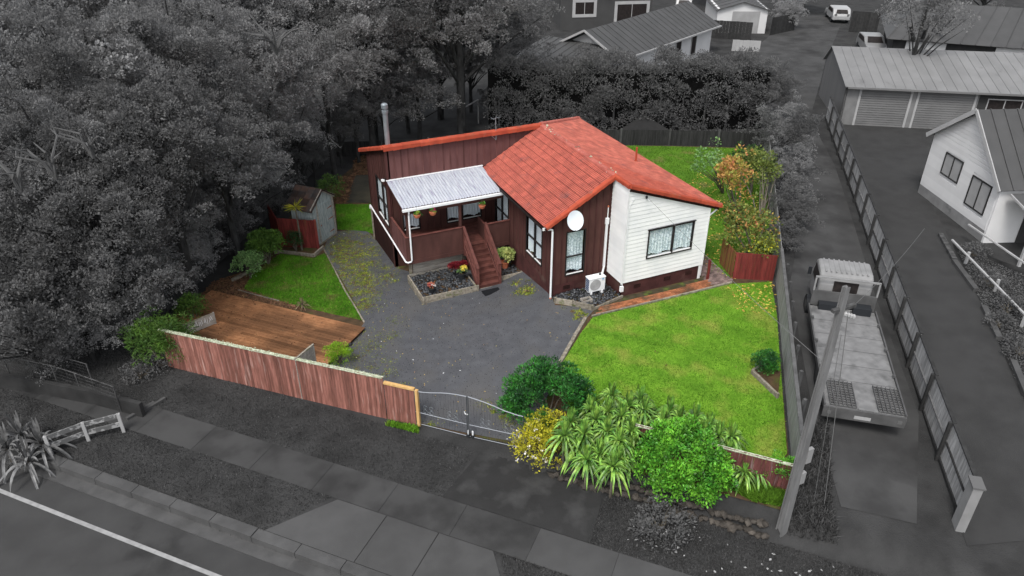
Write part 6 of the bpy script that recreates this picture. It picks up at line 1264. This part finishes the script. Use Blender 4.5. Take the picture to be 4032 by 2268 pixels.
# hedge behind the house, one clipped mass of several conifers grown together
HG = empty('tall_hedge', (12,19,-.3), 'tall dark overgrown hedge across the back boundary', 'hedge')
cl = []; ha, hb = V((6.0,21.5,0)), V((22.8,14.6,0)); hd_ = (hb-ha).normalized(); hn_ = V((-hd_.y,hd_.x,0))
for i in range(640):
    t = random.random(); s = random.uniform(0,(hb-ha).length); zt_ = random.uniform(.2,4.4); face = random.random()
    off = -1.5 if face < .55 else random.uniform(-1.5,1.5); zz = zt_ if face < .55 else 4.3+random.uniform(-.3,.5)+.3*math.sin(s*1.1)
    if zz > 3.5 and face < .55: off += .3
    c = ha+hd_*s+hn_*(off+random.uniform(-.25,.25)); cl.append(((c.x,c.y,zz-.4+.2*math.sin(s*2.3)), random.uniform(.40,.62)))
A_ = clumps_leaves(cl, 420, .14, .4, .35, .6); link('foliage', quads_mesh('foliage', A_-np.array(WL[HG]), LG['greyd']), HG, WL[HG])
MB().par(ha-hn_*1.1+Z*-.3, (hb-ha), hn_*2.2, Z*4.0).build('dark_core', mat('hedge_core', g(.006), None, 1), HG)  # near-black solid block stands in for the shaded inside of the hedge
for i in range(12): c = ha+hd_*(.7+1.5*i)-hn_*1.2; MB().tube([c+Z*-.5, c+Z*2.5], [.09,.04], 6).build('trunk', K['gbark'], HG)
TR_ = [(3020,370,2.0,2.5,1,'greyd','big rounded grey tree at the hedge corner by the driveway'),(3085,530,1.7,2.3,0,None,'pale leafy tree mass beside the upper driveway'),(3110,690,1.3,1.9,0,None,'pale leafy tree beside the driveway bend, above the truck'),
 (3115,830,1.0,1.5,0,'greyd','rounded tree outside the autumn tree along the drive'),(3090,935,.7,1.05,4,'greyd','low dark shrub tree at the end of the pale fence')]
for (u, v, zc, R, p, sh, lab) in TR_: tree(u, v, zc, R, p, lab, 'grey trees along the truck driveway', sh)
tree(3640,70,6.2,3.3,6,'half bare tree with pale forked trunk behind the garage', shade='grey'); 
tt = gp(3600,235); FT = empty('tree', tuple(tt), 'pale forked trunks under the half bare tree behind the garage', 'tree')
tq = [at(3585,100,4.2), at(3660,80,4.6), at(3760,60,4.8)]; mb = MB()
for q in tq: mb.tube([tt+Z*-.2, tt.lerp(q,.5)+V((0,0,.3)), q], [.28,.2,.12], 7)
mb.build('trunk', mat('pale_bark', g(.15), g(.10), .9, 3), FT)
tree(3110,50,1.6,2.0,0,'pale leafy tree left of the white hatchback', shade='greyl'); tree(2060,90,2.2,2.6,4,'dark bush beside the mid grey house')
tree(3900,-60,4,4,7,'grey tree beyond the dark roofed house at the top right'); tree(3180,-60,3,3.5,7,'far tree above the white hatchback'); tree(2800,-90,3,4,7,'far tree above the ribbed roof')
tree(2420,-110,5,4.5,2,'far tree behind the mid grey house')
# autumn trees in the back garden
def gtree(label, base, C, R, m, sz, n, rc, per, asp=.7, sqz=1, second=None, tips=9, rnd=.8):
    base = V(base); r = empty('small_tree', base, label, 'tree'); C = V(C)
    cl = blob_clumps(R, n, rc, sqz, 0, .45, 5, .35); stems(base+Z*-.1, [C+V(c) for c, _ in random.sample(cl, tips)], .045, K['bark'], r, 'trunk')
    A = clumps_leaves(cl, per, sz, asp, .1, rnd) + np.array(C); k = np.arange(len(A)) % 4 == 0
    o = link('crown', quads_mesh('crown', A[~k] if second else A, m), r, (0,0,0)); o.location = -r.location
    if second: o = link('crown', quads_mesh('crown', A[k], second), r, (0,0,0)); o.location = -r.location
    return r
gtree('young tree with sparse pale green leaves nearest the back lawn', gp(2850,760), at(2795,650,2.3), .95, LG['pale'], .14, 26, .26, 260, second=None)
gtree('slender tree with orange brown autumn leaves', gp(2905,900), at(2880,700,2.6), 1.15, LG['orange'], .15, 40, .30, 330, sqz=1.25)
gtree('bushy tree turning yellow and olive above the small red fence', gp(2960,1060), at(2945,900,1.7), 1.10, LG['olive'], .13, 70, .30, 420, sqz=1.2, second=LG['orange'])
gtree('olive green tree filling the back right corner', gp(2990,900), at(2975,670,2.2), 1.25, LG['olive'], .13, 66, .30, 420, sqz=1.1)
gtree('low branches with yellow green leaves at the fence end', gp(3020,1060), at(3015,985,1.2), .62, LG['olive'], .12, 26, .24, 600, second=LG['yel'])
gtree('dark leafed young tree behind the orange one', gp(2960,760), at(2935,640,1.5), 1.0, LG['dk'], .13, 44, .28, 420)
# small standing trunk by the shed
TS = empty('slender_trunk', tuple(gp(1190,985)), 'thin bare trunk with yellow fronds before the red shed fence', 'tree'); b0 = gp(1190,985); zt2 = zrow(b0.x, b0.y, 815)
MB().tube([b0, (b0.x,b0.y,zt2)], [.05,.035], 7).build('trunk', K['bark'], TS)
C_ = np.tile([b0.x,b0.y,zt2], (46,1)); D_ = rng.normal(0,1,(46,3)); D_[:,2] = np.abs(D_[:,2])*.5-.35; link('frond', quads_mesh('frond', leaf_quads(C_, D_, .55, .08, .1)-np.array(WL[TS]), LG['yel']), TS, WL[TS])
# ------------------------------------------------------------------ lower left: rails, retaining wall, wire fence
def post_rail(label, pts, zz, rails, m, pm, pw=.1, rw_=.12):
    P3 = [V(p) for p in pts]; r = empty('rail_fence', tuple(P3[0]), label, 'fence')
    for p in P3: MB().box(p.x-pw/2,p.y-pw/2,p.z-.1,p.x+pw/2,p.y+pw/2,p.z+zz).build('post', pm, r)
    for a, b in zip(P3, P3[1:]):
        for q in rails: MB().bar(a+Z*q, b+Z*q, .05, rw_).build('rail', m, r)
    return r
r_ = post_rail('short flaking white two rail barrier by the flax', [gp(205,1790), gp(350,1735), gp(488,1700)], .78, (.35,.70), mat('flaking_white', g(.42), g(.16), .8, 7, fac=(.42,.5)), trm, .1, .17)
rw = empty('retaining_wall', tuple(gp(300,1560)), 'grey concrete retaining wall at the lower left', 'wall')
for i, ((u0,v0),(u1,v1)) in enumerate((((-200,1480),(120,1540)),((120,1540),(380,1590)),((380,1590),(570,1640)))):
    a, b = gp(u0,v0), gp(u1,v1); MB().bar(a+Z*.15, b+Z*.15, .16, .9).build('wall_section', mat('wall_grey', g(.055), g(.035), .9, 1.5, bump=.3), rw)
def wirefence(label, px, ht):
    P3 = [gp(*p) for p in px]; r = empty('wire_fence', tuple(P3[0]), label, 'fence')
    for p in P3: MB().tube([p+Z*-.1, p+Z*ht], .025, 6).build('post', K['gbark'], r)
    for a, b in zip(P3, P3[1:]): MB().tube([a+Z*ht, b+Z*ht], .018, 5).build('rail', K['gbark'], r)
    for a, b in zip(P3, P3[1:]):
        mb = MB(); [mb.tube([a+Z*ht*k/7, b+Z*ht*k/7], .004, 3) for k in range(7)]; [mb.tube([a.lerp(b,k/12), a.lerp(b,k/12)+Z*ht], .004, 3) for k in range(12)]; mb.build('wire_mesh', K['gbark'], r)
wirefence('low wire mesh fence along the top of the retaining wall', [(-90,1455),(50,1500),(150,1520),(240,1540),(330,1570),(480,1625)], 1.15)
wirefence('upper wire mesh fence under the dark trees', [(-40,1390),(100,1440),(180,1460),(270,1490),(370,1520)], 1.0)
A_, B_ = gp(500,1655), gp(610,1590); kk = empty('concrete_kerb', tuple(A_), 'pair of pale kerb strips running from barrier to the footpath end', 'kerb')
MB().bar(A_+Z*.04, B_+Z*.04, .12,.14).build('kerb_strip', kerbm, kk); MB().bar(A_+Z*.04+V((.35,.1,0)), B_+Z*.04+V((.35,.1,0)), .10,.14).build('kerb_strip', kerbm, kk)
# low shrubs in shade at the verge ends
for u, v, R, lab in ((640,1440,.5,'small dark shrub at the left foot of the red fence'),(560,1480,.6,'dark ground shrub beside the bamboo foot')):
    c = gp(u, v); bush('shrub', lab, 'shrub', c+Z*.15, R, LG['greyd'], .10, 26, .2, 900, .7)
c = gp(2600,2080); bush('shrub', 'dark low grey shrub on the verge under the fresh green shrub', 'shrub', c+Z*.25, .75, LG['greyd'], .10, 34, .25, 600, .5)
blades('weeds', [tuple(gp(*p)[:2]) for p in ((3150,1700),(3260,1650),(3280,2000),(3300,2150),(3100,2110))], 4000, .16, .05, K['blade_g'], 'grey weeds between pole and truck driveway')
for k in range(9):
    p = gp(random.uniform(2400,3080), random.uniform(1990,2180)); 
litter('pale_litter', [tuple(sq(a,b)[:2]) for a,b in ((6,-9.4),(13,-9.4),(13,-11),(6,-11))], 70, .10, trm, 'few pale leaves on the grey verge')
mb = MB(); 
for (u, v, r) in ((1375,1362,.13),(1380,1385,.12),(1370,1378,.10)): c = gp(u, v); o = link('stone', PEB[0], None, c+Z*.08); o.scale = (r,r,r*1.2); setp(o, ['upper black stone at the deck corner','lower black stone at the deck corner','leftmost black stone at the deck corner'][(u==1380)+2*(u==1370)], 'stone')
HZ = None


litter('driveway_grit', DRIVE, 7000, .030, mat('pale_grit', g(.20), g(.10), .9, 5, rnd='isl', ramt=.5), 'fine pale grit over the driveway surface', .026)
litter('driveway_grit', DRIVE, 5000, .035, mat('dark_grit', g(.03), g(.018), .9, 5, rnd='isl', ramt=.5), 'fine dark grit over the driveway surface', .026)
litter('driveway_litter', DRIVE, 26, .07, K['wpl'], 'few white scraps on the driveway', .03)
for i, (u, v, R) in enumerate(((760,1060,.8),(830,980,.75),(900,905,.8),(985,830,.8),(1060,765,.8),(700,1130,.7),(1180,680,.8),(1250,640,.7),(1350,560,1.0),(1420,520,.9),(620,1180,.8))):
    c = gp(u-60, v-45); R *= 1.35; bush('understory_shrub', 'grey undergrowth shrub number %s under the wood edge' % 'abc'[0] if False else ['grey shrub behind the log edging','grey shrub above the variegated shrub','grey shrub behind the red return fence','grey shrub upper left of the slender trunk','grey shrub touching the shed roof from the left','grey shrub left of the painted screen','grey shrub behind the shed ridge','grey shrub beside the leaf strip','grey shrub left of the flue foot','grey shrub behind the concrete pad','grey shrub over the bamboo tuft'][i], 'shrub', c+Z*R*.7, R, LG['grey'], .13, 40, .28, 500, 1.0, 'shrubs under the wood edge')
rl = [(XR+random.uniform(-.10,.12), random.uniform(y0,L_), RH+.06) for _ in range(26)]
C_ = np.array(rl); o = link('lichen_spots', quads_mesh('lichen_spots', leaf_quads(C_, rng.normal(0,1,(26,3))*[1,1,.05], .12, .8, .1), K['lichen']), HS, (0,0,0)); o['kind'] = 'stuff'

# pale bare limbs and flower heads among the wood crowns
for i, (u, v, z_, lab) in enumerate(((60,690,8.3,'bare pale forked limb poking out at the left edge'),(200,640,8.6,'bare pale limb above the large left tree'),(350,560,8.6,'small bare pale fork in the middle left of the wood'),(1080,150,11,'bare twiggy limb in the upper wood'))):
    c = at(u, v, z_); r = empty('bare_branch', tuple(c-Z*2), lab, 'branch'); mb = MB()
    for k in range(6):
        d = V((random.uniform(-1,1), random.uniform(-1,1), random.uniform(.1,.8))).normalized()*random.uniform(.6,1.3); mb.tube([c-Z*.5, c-Z*.1+d*.2, c+d*.6+V((random.gauss(0,.15),random.gauss(0,.15),0)), c+d], [.05,.04,.028,.012], 5)
    mb.build('limb', mat('pale_limb', g(.15), g(.10), .9, 3), r)
for i, (u, v, z_, R, lab) in enumerate(((580,460,7.5,.7,'pale blossom head in the dark tree, centre left'),(440,200,9.5,.8,'pale blossom patch high in the upper left'),(480,270,9,.6,'smaller pale blossom patch below the upper one'))):
    c = at(u, v, z_); r = empty('blossom', tuple(c), lab, 'blossom'); crown('petals', c, R, 16, .14, 1600, .09, mat('leaf_grey_blossom', g(.42), g(.30), .9, 3, rnd='isl', ramt=.2, trans=.2), r, .8)['kind'] = 'stuff'

for i, (u, v, R) in enumerate(((3830,1010,.45),(3900,1130,.5),(3960,1230,.55),(4010,1400,.6),(3930,1290,.4),(4040,1240,.6))):
    c = gp(u, v); bush('garden_shrub', ['low dark shrub at the white house corner','low dark shrub by the upper rail post','rounded dark shrub in the middle of the garden bed','dark shrub nearest the pale kerb end','small dark shrub by the kerb gap','dark shrub under the porch rail at the frame edge'][i], 'shrub', c+Z*R*.5, R, LG['greyd'], .10, 26, .2, 900, .75)
